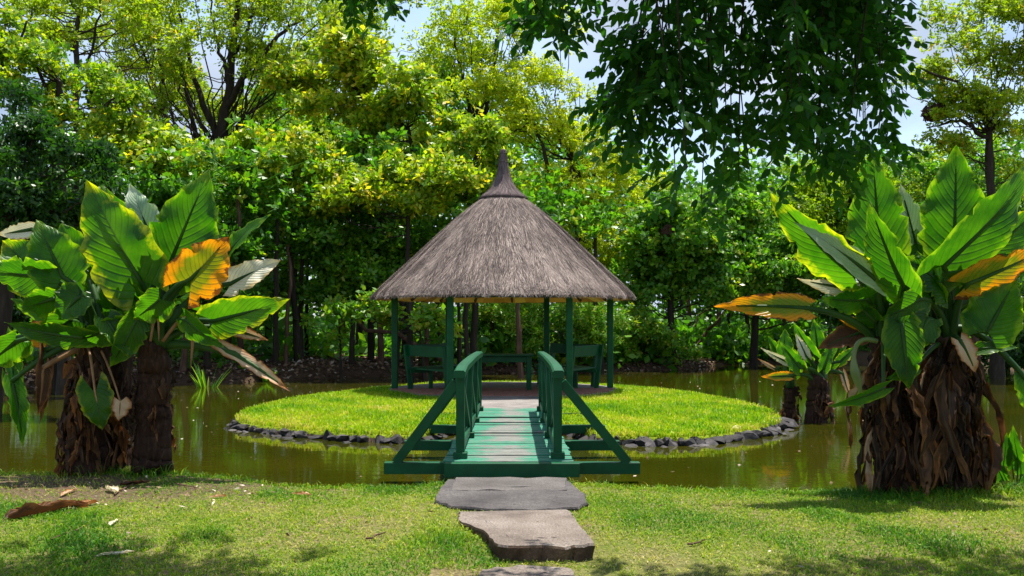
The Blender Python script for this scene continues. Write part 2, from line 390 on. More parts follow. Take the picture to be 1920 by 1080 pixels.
def watermat():
    t = NT('murky pond water'); p = t.pos()
    n = t.noise(.35, 3, p); sp = t.noise(1.0, 3, t.pos((2.0, 5.5, 1)), .5); s2 = t.noise(1.0, 2, t.pos((14, 30, 1)), .5)
    col = t.ramp(n, [(.3, (.020, .024, .0012)), (.7, (.036, .034, .0018))])
    h = t.math('ADD', t.math('MULTIPLY', sp, 1.0), t.math('MULTIPLY', s2, .18))
    return t.done(t.principled(col, .02, .6, t.bump(h, .05, .035)))
M['water'] = watermat()
M['plastic'] = (lambda t: t.done(t.principled(t.ramp(t.noise(9, 3, t.pos()), [(.4, (.35, .38, .45)), (.6, (.8, .8, .82))]), .4, .4)))(NT('crumpled plastic'))

# ------------------------------------------------------------------ ground, water
rg = np.random.default_rng(11)
def y_shore(X):
    return np.interp(X, [-9, -5.2, -3.4, -2.6, -1.8, -.9, 0, .9, 1.8, 2.6, 3.4, 4.4, 5.2, 9], [10.2, 9.95, 9.85, 9.6, 9.15, 9.2, 9.35, 9.25, 8.85, 8.8, 8.78, 8.8, 8.9, 9.2])
def y_far(X):
    return np.interp(X, [-40, -16, -11, -8, -5.5, -2.5, 0, 3, 6, 8, 12, 20, 40], [20, 23, 24.2, 25.6, 28.5, 30.5, 31.5, 32.5, 34, 37.5, 40, 38, 36])
gn = sines(3, 9, 1.6); gn2 = sines(5, 9, .25)
def gh(X, Y):
    X = np.asarray(X, float); Y = np.asarray(Y, float)
    p = np.stack([X, Y, X*0], -1)
    dn = y_shore(X)+.10*gn(p*1.7)-Y; df = Y-y_far(X)-.4*gn(p*.5)
    st = lambda x, a, b: (lambda q: q*q*(3-2*q))(np.clip((x-a)/(b-a), 0, 1))
    lawn = -.11*(1-st(Y, 5.9, 7.6))+.018*gn(p)+.012*gn(p*3.1)
    wood = .45*(1-np.exp(-np.maximum(df, 0)/2.2))+.12*gn2(p)+np.clip(df-6, 0, 300)*.012
    z = np.where(dn > -1, lawn*st(dn, -.35, .25)+(-.6)*(1-st(dn, -.35, .25)), -.6)
    k = st(df, -.8, .8)
    return z*(1-k)+(wood+.03)*k
def axis(lo, hi, dense_lo, dense_hi, st, far):
    a = list(np.arange(dense_lo, dense_hi, st)); s = st; x = dense_hi
    while x < hi: a.append(x); s *= 1.12; x += s
    x = dense_lo; s = st; b = []
    while x > lo: s *= 1.12; x -= s; b.append(x)
    return np.array(sorted(b)+a+[hi])
gx = axis(-600, 600, -9, 9, .16, 0); gy = np.unique(np.concatenate([axis(-60, 12, 4.5, 10.8, .09, 0), np.arange(12, 46, .5), np.geomspace(46, 1200, 26)]))
GX, GY = np.meshgrid(gx, gy); GZ = gh(GX, GY)
b = MB(); nx, ny = len(gx), len(gy)
i = np.arange(ny-1)[:, None]*nx; j = np.arange(nx-1)[None]
b.add(np.stack([GX, GY, GZ], -1).reshape(-1, 3), np.stack([i+j, i+j+1, i+nx+j+1, i+nx+j], -1).reshape(-1, 4))
tag(b.build('ground', M['ground'], smooth=True), kind='structure')
WZ = -.085
b = MB(); wx = np.linspace(-60, 60, 7); wy = np.linspace(8.2, 46, 5)
b.add([[-60, 8.2, WZ], [60, 8.2, WZ], [60, 46, WZ], [-60, 46, WZ]], [[0, 1, 2, 3]])
tag(b.build('water', M['water']), kind='structure')

# ------------------------------------------------------------------ island
IP = np.array([(-.05, 14.15), (.75, 14.0), (1.12, 13.1), (1.9, 12.7), (2.66, 12.9), (3.72, 13.9), (4.25, 14.95), (4.5, 16.8), (4.2, 19), (3.6, 20.9), (2.9, 22.6), (1.5, 24.2), (-.1, 24.7), (-1.8, 24.1),
               (-3.1, 22.3), (-4.0, 20), (-4.5, 18.4), (-4.72, 16.8), (-4.55, 15.35), (-4.1, 14.45), (-2.68, 13.35), (-1.5, 12.95), (-1.15, 13.3), (-.85, 14.0)])
def closed_spline(p, n):
    m = len(p); t = np.linspace(0, m, n, endpoint=False); k = t.astype(int); f = (t-k)[:, None]
    a, b_, c, d = p[(k-1) % m], p[k % m], p[(k+1) % m], p[(k+2) % m]
    return .5*((2*b_)+(-a+c)*f+(2*a-5*b_+4*c-d)*f*f+(-a+3*b_-3*c+d)*f**3)
IP[:, 0] *= np.where(IP[:, 0] < 0, .965, .98)
IS = closed_spline(IP, 160); IC = np.array([-.1, 18.5])
def in_island(x, y, sc=1.0):
    q = (IS-IC)*sc+IC; ang = np.arctan2(q[:, 1]-IC[1], q[:, 0]-IC[0]); rad = np.hypot(q[:, 0]-IC[0], q[:, 1]-IC[1])
    o = np.argsort(ang); a = np.arctan2(y-IC[1], x-IC[0])
    return np.hypot(x-IC[0], y-IC[1]) < np.interp(a, ang[o], rad[o], period=2*np.pi)
b = MB(); rings = [(1.015, -.5), (1.0, -.03), (.985, .03), (.95, .045), (.8, .06), (.5, .075), (.2, .075)]
V = np.concatenate([np.column_stack([(IS-IC)*s+IC, np.full(160, z)]) for s, z in rings]+[np.array([[*IC, .075]])])
q = []
for r in range(len(rings)-1):
    for k in range(160): q.append([r*160+k, r*160+(k+1) % 160, (r+1)*160+(k+1) % 160, (r+1)*160+k])
b.add(V, q); n0 = len(V)-1
b.f[3].append(np.array([[(len(rings)-1)*160+k, (len(rings)-1)*160+(k+1) % 160, n0] for k in range(160)])); b.a[3].append(np.full(160, .5)); b.uv[3].append(np.zeros((160, 3, 2)))
island = tag(b.build('island', M['island'], smooth=True), kind='structure')
island.data.materials.append(M['soilface'])
for pl in island.data.polygons:
    if pl.center[2] < -.005: pl.material_index = 1

import bmesh
def rock_mesh(seed, name='edging_stone'):
    r = np.random.default_rng(seed); bm = bmesh.new()
    for p_ in unit(r.normal(size=(20, 3)))*r.uniform(.75, 1.15, (20, 1)): bm.verts.new(p_)
    g = bmesh.ops.convex_hull(bm, input=bm.verts); bmesh.ops.delete(bm, geom=[e for e in g['geom_interior'] if isinstance(e, bmesh.types.BMVert)], context='VERTS')
    bm.verts.ensure_lookup_table(); bm.verts.index_update(); b = MB()
    b.add([v.co[:] for v in bm.verts], [[v.index for v in f.verts] for f in bm.faces]); bm.free()
    return b
rocks = [rock_mesh(s) for s in range(8)]
rock_src = []
for rb in rocks:
    o = rb.build('edging_stone', M['stone']); rock_src.append(o.data); bpy.data.objects.remove(o)
k = 0; s_acc = 0; per = np.r_[0, np.cumsum(np.hypot(*np.diff(np.r_[IS, IS[:1]], axis=0).T))]
while s_acc < per[-1]:
    step = rg.uniform(.07, .24)
    p = np.array([np.interp(s_acc+step/2, per, np.r_[IS[:, c], IS[:1, c]]) for c in (0, 1)])
    if p[1] < 20.5:                                   # the far rim is out of sight
        nr = unit(p-IC); big = 1.0+.55*(p[0] > 1.6)*(p[1] < 15.5)
        o = obj('edging_stone', rock_src[int(rg.integers(8))], island)
        ang = math.atan2(nr[1], nr[0])
        o.location = (p[0]+nr[0]*rg.uniform(0, .06), p[1]+nr[1]*rg.uniform(0, .06), rg.uniform(-.075, -.045))
        o.rotation_euler = (rg.uniform(-.3, .3), rg.uniform(-.3, .3), ang+rg.uniform(-.3, .3))
        o.scale = (rg.uniform(.05, .13)*big, step*rg.uniform(.4, .75)*big**.5, rg.uniform(.03, .095)*big**.6)
        if rg.random() < .3:                          # a second, lower stone at the water line
            o2 = obj('edging_stone', rock_src[int(rg.integers(8))], island)
            o2.location = (p[0]+nr[0]*.17, p[1]+nr[1]*.17, -.10); o2.rotation_euler = (0, 0, rg.uniform(0, 6)); o2.scale = (rg.uniform(.06, .11), rg.uniform(.06, .12), rg.uniform(.03, .05))
    s_acc += step*rg.choice([.7, .85, 1.0, 1.5], p=[.3, .4, .2, .1])
for (px, py, s, mat) in ((1383, 810, .15, 'stone_pale'), (1352, 800, .12, 'stone'), (1470, 795, .17, 'stone'), (1440, 803, .13, 'stone')):
    o = obj('edging_stone', rock_src[3].copy(), island); o.data.materials[0] = M[mat]; g = GP(px, py+8, WZ); o.location = (g[0], g[1], -.02)
    o.scale = (s*1.2, s, s*.62); o.rotation_euler = (.2, .1, px)
    if mat == 'stone_pale': o['label'] = 'pale pinkish stone among the dark edging stones'

# ------------------------------------------------------------------ grass
def blades(n_pts, xy, z, h, wd, rnd, lean, rng):
    n = len(xy); a = rng.random(n)*2*np.pi; la = rng.random(n)*2*np.pi
    base = np.column_stack([xy, z]); sd = np.column_stack([np.cos(a), np.sin(a), np.zeros(n)])*wd[:, None]
    ln = np.column_stack([np.cos(la), np.sin(la), np.zeros(n)])*(h*lean)[:, None]
    mid = base+ln*.35+np.column_stack([np.zeros((n, 2)), h*.6]); tip = base+ln+np.column_stack([np.zeros((n, 2)), h*np.sqrt(np.maximum(.15, 1-lean**2*.6))])
    v = np.stack([base-sd, base+sd, mid+sd*.8, mid-sd*.8, tip], 1).reshape(-1, 3); k = np.arange(n)*5
    return v, np.stack([k, k+1, k+2, k+3], 1), np.stack([k+3, k+2, k+4], 1), rnd
def grass_obj(name, mat, v, q, t, rnd, label, parent=None):
    b = MB(); b.add(v, q, rnd); b.f[3].append(t); b.a[3].append(np.asarray(rnd)); b.uv[3].append(np.zeros((len(t), 3, 2)))
    o = b.build(name, mat, parent); return tag(o, label, 'grass', kind='stuff')
SLABS = [  # name, outline in photo pixels, level of the top, thickness, material
    ('tarmac_ramp', [(838, 898), (1066, 899), (1098, 926), (1103, 940), (1085, 950), (1000, 955), (910, 953), (845, 948), (815, 938), (820, 920)], .035, .16, 'tarmac'),
    ('concrete_slab', [(853, 894), (1060, 895), (1063, 919), (846, 918)], .041, .14, 'plate'),
    ('concrete_slab', [(862, 957), (1066, 955), (1084, 975), (1116, 1019), (1060, 1024), (935, 1021), (905, 995), (858, 972)], .030, .17, 'concrete'),
    ('concrete_slab', [(902, 1066), (985, 1058), (1070, 1064), (1095, 1110), (1000, 1140), (880, 1120)], -.075, .12, 'concrete')]
SPOLY = []
for nm, pts, zt, th, mt in SLABS: SPOLY.append(np.array([GP(x, y, zt)[:2] for x, y in pts]))
def in_poly(x, y, poly):
    ins = np.zeros(len(x), bool); m = len(poly)
    for a in range(m):
        x0, y0 = poly[a]; x1, y1 = poly[(a+1) % m]
        c = ((y0 > y) != (y1 > y)) & (x < (x1-x0)*(y-y0)/(y1-y0+1e-12)+x0); ins ^= c
    return ins
g1 = sines(21, 9, 1.3); g2 = sines(22, 9, 3.5); g3 = sines(23, 9, 9)
N = 270000
x = rg.uniform(-6.2, 6.2, N); y = 5.3+(10.4-5.3)*rg.random(N)**.9
keep = (np.abs(x) < y*.56+.4) & (y < y_shore(x)+.10*gn(np.stack([x, y, x*0], -1)*1.7)+.03)
for sp_ in SPOLY: keep &= ~in_poly(x, y, sp_)
keep &= ~((np.abs(x-.07) < .6) & (y < 6.25) & (rg.random(N) < .85))
p = np.stack([x, y, x*0], -1); dens = .50+.34*g1(p)+.25*g2(p)+.16*g3(p)
shade = np.clip(1.35-np.hypot((x+3.8)/2.3, (y-9.0)/1.05), 0, 1)*1.5
keep &= rg.random(N) < np.clip(dens*1.4+.18-shade*.6, np.where(shade > .2, .14, .34), 1)
x, y, p, dens = x[keep], y[keep], p[keep], dens[keep]; n = len(x)
edge = np.clip(1-(y_shore(x)-y)/.45, 0, 1)
tuft = np.clip(g2(p+7)*1.6+g1(p*.8+3)-.55, 0, 1)
h = .016+.024*rg.random(n)+.045*edge*rg.random(n)+.055*tuft*rg.random(n)
path = np.clip(1-np.abs(x+.5)/.5, 0, 1)*np.clip(1-np.abs(y-6.9)/.8, 0, 1); h += .09*path*rg.random(n)
foot = np.zeros(n)
for fx, fy in ((-3.65, 9.75), (-4.3, 9.7), (3.42, 8.62), (3.98, 8.7), (4.6, 8.7)): foot = np.maximum(foot, np.clip(1.5-np.hypot(x-fx, y-fy)/.33, 0, 1))
h += .15*foot*rg.random(n)**2+.09*edge*rg.random(n)**4
rnd = np.clip(.56-.80*(dens-.5)+.20*rg.normal(size=n)-.25*edge-.35*tuft-.25*path-.3*foot, 0, 1)
v, q, t, rn = blades(n, np.column_stack([x, y]), gh(x, y)-.004, h, .0028+.0022*rg.random(n), rnd, .5+.9*rg.random(n), rg)
grass_obj('lawn_grass', M['grass'], v, q, t, rn, 'patchy green and straw coloured lawn grass in the foreground')
N = 210000
x = rg.uniform(-4.9, 4.7, N); y = 12.6+(24.6-12.6)*rg.random(N)**1.25
keep = in_island(x, y, 1.004) & ~((np.abs(x+.03) < .62) & (y < 18.6)) & ~(np.hypot(x+.19, y-21) < 2.47)
x, y = x[keep], y[keep]; n = len(x); p = np.stack([x, y, x*0], -1)
rad = np.hypot(x-IC[0], y-IC[1])
rim = (~in_island(x, y, .965)).astype(float)
h = .045+.065*rg.random(n)**1.4+.07*np.clip(g1(p)+.6*g2(p), 0, 1)*rg.random(n)-.02*rim
rnd = np.clip(.47-.38*g1(p*.7)-.30*g2(p)-.15*g3(p)+.22*rg.normal(size=n)+.3*rim*(rg.random(n) < .6)+.45*(rg.random(n) < .04), 0, 1)
v, q, t, rn = blades(n, np.column_stack([x, y]), np.interp(rad, [3.5, 5.6], [.065, .03])-.01+0*rim, h, .0055+.0045*rg.random(n), rnd, .1+.7*rg.random(n), rg)
o = grass_obj('island_grass', M['island_grass'], v, q, t, rn, 'bright yellow green grass covering the round island')

# ------------------------------------------------------------------ slabs of the path
def slab(nm, poly, zt, th, mat, label, sidemat=None, cat='slab'):
    poly = np.asarray(poly); m = len(poly)
    # subdivide the rim for a rough outline
    pp = []
    for a in range(m):
        for f in np.linspace(0, 1, 7)[:-1]:
            e = poly[a]*(1-f)+poly[(a+1) % m]*f; pp.append(e+rg.normal(size=2)*.008)
    pp = np.array(pp); m = len(pp); c = pp.mean(0)
    top2 = (pp-c)*.985+c
    mid = (pp-c)*1.0+c; bot = (pp-c)*.97+c
    bm = MB(); z = np.full((m, 1), zt)
    inner = (pp-c)*.6+c
    zi = rg.normal(size=(m, 1))*.004
    V = np.concatenate([np.hstack([inner, z+rg.normal(size=(m, 1))*.003]), np.hstack([top2, z+zi-.003]), np.hstack([mid, z-.018+zi]), np.hstack([bot+rg.normal(size=(m, 2))*.012, z-th*.55]), np.hstack([bot, z-th])])
    sg = 1 if np.sum(pp[:, 0]*np.roll(pp[:, 1], -1)-np.roll(pp[:, 0], -1)*pp[:, 1]) > 0 else -1
    q = [[r*m+k, r*m+(k+1) % m, (r+1)*m+(k+1) % m, (r+1)*m+k][::-sg] for r in range(4) for k in range(m)]
    bm.add(V, q); bm.ngon(list(range(m))[::sg])
    o = bm.build(nm, mat, origin=(c[0], c[1], zt-th))
    if sidemat is not None:
        o.data.materials.append(sidemat)
        for pl in o.data.polygons:
            if abs(pl.normal.z) < .5: pl.material_index = 1
    return tag(o, label, cat, None)
lab = ['dark tarmac ramp with rounded edges at the foot of the green bridge', 'flat grey concrete plate set on the tarmac under the bridge sill',
       'thick pale concrete slab with a broken brown front face beside tufted grass', 'pale low paving slab below the thick step slab']
for (nm, pts, zt, th, mt), poly, l_ in zip(SLABS, SPOLY, lab): slab(nm, poly, zt, th, M[mt], l_, M['soilface'] if mt == 'concrete' else None)
slab('concrete_path', [(-.52, 15.62), (.48, 15.62), (.60, 18.25), (-.72, 18.25)], .125, .12, M['concrete_grey'], 'grey concrete path strip between bridge end and gazebo floor', None, 'path')

# ------------------------------------------------------------------ bridge
br = empty('footbridge', (0, 12.4, .0), 'dark green wooden footbridge with cross braced railings leading to the island', 'bridge')
PT = M['paint']; ZD = .155; ST = [9.68, 11.5, 13.3, 15.1]; BXC = -.03; RX = .49
def part(nm, parent, mat=PT):
    return lambda bm, smooth=False: bm.build(nm, mat, parent, smooth, origin=bm.v[0].mean(0))
yy = 9.50; pk = 0
plank_rng = random.Random(4)
while yy < 15.55:
    wd = plank_rng.choice([.10, .13, .15, .18]); b = MB()
    b.box((BXC+plank_rng.uniform(-.012, .012), yy+wd/2, ZD-.016+plank_rng.choice([-.022, -.012, -.004, 0, .002, .006])), (1.30, wd, .032), None, .007, plank_rng.random())
    part('plank', br, M['deck'])(b); yy += wd+plank_rng.choice([.012, .02, .035, .055])
b = MB(); b.box((0, 9.42, .085), (1.32, .12, .135), None, .003); part('sill_beam', br)(b)
for sx in (-1, 1):
    b = MB(); b.beam((BXC+sx*.42, 9.50, ZD-.10), (BXC+sx*.42, 15.6, ZD-.10), .10, .13); part('stringer', br)(b)
for k, Y in enumerate(ST):
    b = MB(); b.box((0, Y+.03, ZD-.095), (2.58, .11, .115), None, .003); part('outrigger', br)(b)
    for sx in (-1, 1):
        xr = BXC+sx*RX
        b = MB(); b.box((xr, Y, ZD+.43), (.085, .085, .86), None, .003); post = part('post', br)(b)
        b = MB(); b.box((xr, Y, ZD+.035), (.14, .14, .07), None, .006); part('post_foot', br)(b)
        if True:
            b = MB(); b.beam((sx*1.17, Y+.03, ZD-.04), (xr+sx*.045, Y+.03, ZD+.77), .085, .095); part('diagonal_brace', br)(b)
for sx in (-1, 1):
    xr = BXC+sx*RX
    # handrail: flat with a drooping near end
    ys = np.r_[np.linspace(9.50, 10.1, 5), 11, 12.5, 14, 15.2]; zs = ZD+.895-.035*np.clip((10.2-ys)/.7, 0, 1)**1.6+.02*np.sin((ys-9.5)/5.7*np.pi)
    b = MB(); hw, hh = .058, .038; prof = np.array([(-hw, -hh), (hw, -hh), (hw, hh*.55), (hw*.7, hh), (-hw*.7, hh), (-hw, hh*.55)])
    V = np.array([[xr+a, Y, z+c] for Y, z in zip(ys, zs) for a, c in prof])
    q = [[r*6+k, r*6+(k+1) % 6, (r+1)*6+(k+1) % 6, (r+1)*6+k][::-1] for r in range(len(ys)-1) for k in range(6)]
    b.add(V, q); b.ngon(range(6)); b.ngon(range((len(ys)-1)*6+5, (len(ys)-1)*6-1, -1)); part('handrail', br)(b)
    b = MB(); b.box((xr, 12.4, ZD+.10), (.05, 5.3, .085), None, .006); part('bottom_rail', br)(b)
    for k in range(3):
        y0, y1 = ST[k]+.045, ST[k+1]-.045; zl, zh = ZD+.145, ZD+.845
        b = MB(); b.beam((xr-.012, y0, zl), (xr-.012, y1, zh), .024, .06, .003); part('cross_brace', br)(b)
        b = MB(); b.beam((xr+.014, y0, zh), (xr+.014, y1, zl), .024, .06, .003); part('cross_brace', br)(b)

# ------------------------------------------------------------------ gazebo
GX0, GY0, PHI = -.19, 21.0, .075; FZ = .13
gz = empty('gazebo', (GX0, GY0, FZ), 'round open gazebo with conical thatched roof on green posts', 'gazebo')
def hexp(r, k): a = -math.pi/2-math.pi/6+k*math.pi/3+PHI; return np.array([GX0+r*math.cos(a), GY0+r*math.sin(a)])
def lathe(prof, n=64, wob=None):
    V = []; 
    for k in range(n):
        a = 2*math.pi*k/n
        for i_, (r, z) in enumerate(prof):
            rr = r*(1+(wob(a, i_) if wob else 0)); V.append([GX0+rr*math.cos(a), GY0+rr*math.sin(a), z])
    m = len(prof); q = [[k*m+i_, ((k+1) % n)*m+i_, ((k+1) % n)*m+i_+1, k*m+i_+1] for k in range(n) for i_ in range(m-1)]
    return np.array(V), np.array(q)
ws = [(rg.integers(2, 40), rg.random()*6.28, rg.uniform(.002, .008)) for _ in range(10)]
wob = lambda a, i_: sum(A*math.sin(f*a+ph) for f, ph, A in ws)
ZE, RE, ZC, RC, ZA = 2.06, 2.84, 4.30, .44, 5.36
outer = [(.10, 4.75), (RC-.04, ZC+.02), (.86, 3.97), (1.28, 3.60), (2.10, 2.82), (2.62, ZE+.28), (2.80, ZE+.10), (2.85, ZE+.02), (2.78, ZE)]
V, q = lathe(outer, 96, wob); b = MB(); b.add(V, q[:, ::-1], .3)
roof = b.build('thatch_roof', M['thatch'], gz, True)
inner = [(2.78, ZE), (2.5, ZE+.10), (1.2, ZE+1.25), (.1, 4.2)]
V, q = lathe(inner, 64); b = MB(); b.add(V, q[:, ::-1], rg.random(len(q))); b.build('straw_lining', M['thatch_under'], roof)
def straws(n, prof, lmin, lmax, wd, lift, seed, zpow=1.0, jit=.10):
    r = np.random.default_rng(seed); pr = np.array(prof); seg = np.hypot(*np.diff(pr, axis=0).T); cum = np.r_[0, np.cumsum(seg)]
    # area weighting by radius
    tt = np.linspace(0, cum[-1], 400); rr = np.interp(tt, cum, pr[:, 0])**zpow; cdf = np.cumsum(rr); cdf /= cdf[-1]
    s0 = np.interp(r.random(n), cdf, tt); ln = r.uniform(lmin, lmax, n); s1 = np.minimum(s0+ln, cum[-1]+.085*r.random(n)**2.5); s0 = np.minimum(s0, s1-.05)
    a0 = r.random(n)*2*np.pi; wv_ = np.array([wob(x, 0) for x in a0]) if lmin != .101 else 0.
    def pt(s, a, up):
        R = np.interp(s, cum, pr[:, 0])*(1+wv_); Z = np.interp(s, cum, pr[:, 1])
        over = np.maximum(s-cum[-1], 0); R = R+over*.35; Z = Z-over*.9
        return np.column_stack([GX0+(R+up*.7)*np.cos(a), GY0+(R+up*.7)*np.sin(a), Z+up*.7])
    da = r.normal(size=n)*jit/np.maximum(np.interp(s0, cum, pr[:, 0]), .3)
    l0 = .003+lift*.3*r.random(n); l1 = l0+lift*r.random(n)**2
    A = pt(s0, a0, l0); B = pt(s1, a0+da, l1)
    sd = np.column_stack([-np.sin(a0), np.cos(a0), np.zeros(n)])*(wd*r.uniform(.5, 1, n))[:, None]
    v = np.stack([A-sd, A+sd, B+sd*.4, B-sd*.4], 1).reshape(-1, 3); k = np.arange(n)*4
    return v, np.stack([k, k+1, k+2, k+3], 1), r
po = outer[1:8]
v, q, r_ = straws(80000, po, .12, .34, .0058, .022, 5, jit=.04)
patch = sines(31, 8, 1.4); pv = v[::4]
rn = np.clip(.47+.30*r_.normal(size=len(q))+.20*patch(pv*1.3)+.16*patch(pv*4), 0, 1)
b = MB(); b.add(v, q, rn); tag(b.build('straw', M['thatch'], roof), kind='stuff')
v, q, r_ = straws(16000, outer[5:8], .03, .075, .008, .02, 6, jit=.05)
b = MB(); b.add(v, q, np.clip(.40+.25*r_.normal(size=len(q)), 0, 1)); tag(b.build('eave_straw', M['thatch'], roof), kind='stuff')
capp = [(.02, ZA), (.065, ZA-.03), (.08, ZA-.20), (.115, ZA-.45), (.175, ZA-.68), (.26, ZA-.86), (.40, ZA-.99), (.52, ZA-1.06), (.53, ZA-1.10), (.46, ZA-1.12)]
V, q = lathe(capp, 40, lambda a, i_: .03*math.sin(7*a)+.02*math.sin(17*a+i_)); b = MB(); b.add(V, q[:, ::-1], .35)
cap = b.build('thatch_cap', M['thatch_dark'], gz, True)
v, q, r_ = straws(5200, capp[1:8], .101, .28, .005, .02, 8, .5, .03)
b = MB(); b.add(v, q, np.clip(.45+.25*r_.normal(size=len(q)), 0, 1)); tag(b.build('cap_straw', M['thatch_dark'], cap), kind='stuff')
for zz, rr_ in ((ZA-.10, .076), (ZA-.30, .10), (ZA-1.085, .525)):
    b = MB(); a = np.linspace(0, 2*np.pi, 33); b.tube(np.column_stack([GX0+rr_*np.cos(a), GY0+rr_*np.sin(a), np.full(33, zz)]), .013, 5, .1, False); b.build('binding', M['thatch_dark'], cap)
for k in range(6):
    c = hexp(2.36, k); b = MB(); b.box((c[0], c[1], FZ+1.06), (.13, .13, 2.12), None, .012); b.build('post', PT, gz)
    c2 = hexp(2.36, k+1); d = unit(c2-c)*.066
    b = MB(); b.beam((*(c+d), 2.235), (*(c2-d), 2.235), .09, .12); b.build('ring_beam', PT, gz)
for k in range(18):
    a = 2*math.pi*k/18+.1; cs, sn = math.cos(a), math.sin(a)
    b = MB(); b.beam((GX0+2.62*cs, GY0+2.62*sn, ZE+.02), (GX0+.2*cs, GY0+.2*sn, 4.02), .05, .06); b.build('rafter', M['bark_red'], gz)
# floor disc of bricks: setting
b = MB(); nn = 60; rf = 2.5
a = np.arange(nn)*2*np.pi/nn; top = np.column_stack([GX0+rf*np.cos(a), GY0+rf*np.sin(a), np.full(nn, FZ-.012)]); bot = top-[0, 0, .12]
b.add(np.r_[top, bot], [[k, k+nn, (k+1) % nn+nn, (k+1) % nn][::-1] for k in range(nn)]); b.ngon(range(nn))
fl = tag(b.build('gazebo_floor', M['concrete_grey']), kind='structure')
bk = MB(); bk.box((0, 0, 0), (.29, .19, .03), None, .004); bo = bk.build('brick', M['brick']); bme = bo.data; bpy.data.objects.remove(bo)
cnt = 0
for r_i in range(13):
    yb = GY0-2.55+r_i*.2
    for c_i in range(-9, 10):
        xb = GX0+c_i*.3+(.15 if r_i % 2 else 0)
        if math.hypot(xb-GX0, yb-GY0) < 2.32 and cnt < 230:
            o = obj('brick', bme, fl); o.location = (xb, yb, FZ-.010+rg.uniform(-.002, .002)); cnt += 1

# ------------------------------------------------------------------ benches and table
def bench(k, label):
    c = (hexp(2.36, k)+hexp(2.36, k+1))/2; d = unit(hexp(2.36, k+1)-hexp(2.36, k)); n_ = unit(np.array([GX0, GY0])-c)
    c = c+n_*.20
    t = empty('bench', (c[0], c[1], FZ), label, 'bench', 'green benches inside the gazebo')
    d3 = np.array([*d, 0]); n3 = np.array([*n_, 0]); C0 = np.array([c[0], c[1], FZ]); up = np.array([0, 0, 1.0])
    for s in (-1, 1):
        e = C0+d3*s*.80
        b = MB(); b.beam(e-n3*.02, e-n3*.14+up*.95, .07, .09, .005, up=n3); b.build('back_leg', PT, t)
        b = MB(); b.beam(e+n3*.40-d3*s*.14, e+n3*.40-d3*s*.14+up*.40, .07, .07, .005, up=n3); b.build('leg', PT, t)
        b = MB(); b.beam(e+n3*.42-d3*s*.07+up*.385, e-n3*.06-d3*s*.07+up*.385, .05, .07, .005); b.build('seat_bearer', PT, t)
    for f in (.08, .22, .36):
        e = C0+n3*f+up*.44; b = MB(); b.beam(e-d3*.84, e+d3*.84, .125, .035, .005); b.build('seat_slat', PT, t)
    e = C0-n3*.075+up*.83; b = MB(); b.beam(e-d3*.86, e+d3*.86, .032, .23, .006, up=unit(up*.95-n3*.12)); b.build('backrest_board', PT, t)
    return t
bench(5, 'green bench with wide back board between left gazebo posts facing the table')
bench(1, 'green bench with wide back board at the right of the gazebo entrance')
bench(2, 'green bench in the shade at the back right of the gazebo')
bench(4, 'green bench in the shade at the back left of the gazebo')
tb = empty('table', (GX0-.05, 20.6, FZ), 'plain dark green wooden table in the middle of the gazebo', 'table')
tx, ty = GX0-.05, 20.6
b = MB()
for k in range(4): pass
for k in range(4):
    b = MB(); b.box((tx, ty-.33+k*.22, FZ+.735), (1.42, .212, .035), None, .005); b.build('top_board', PT, tb)
for sx in (-1, 1):
    for sy in (-1, 1):
        b = MB(); b.box((tx+sx*.60, ty+sy*.32, FZ+.358), (.10, .10, .716), None, .006); b.build('leg', PT, tb)
    b = MB(); b.box((tx+sx*.60, ty, FZ+.64), (.045, .54, .12), None, .005); b.build('apron', PT, tb)
for sy in (-1, 1):
    b = MB(); b.box((tx, ty+sy*.345, FZ+.65), (1.10, .035, .12), None, .005); b.build('apron', PT, tb)

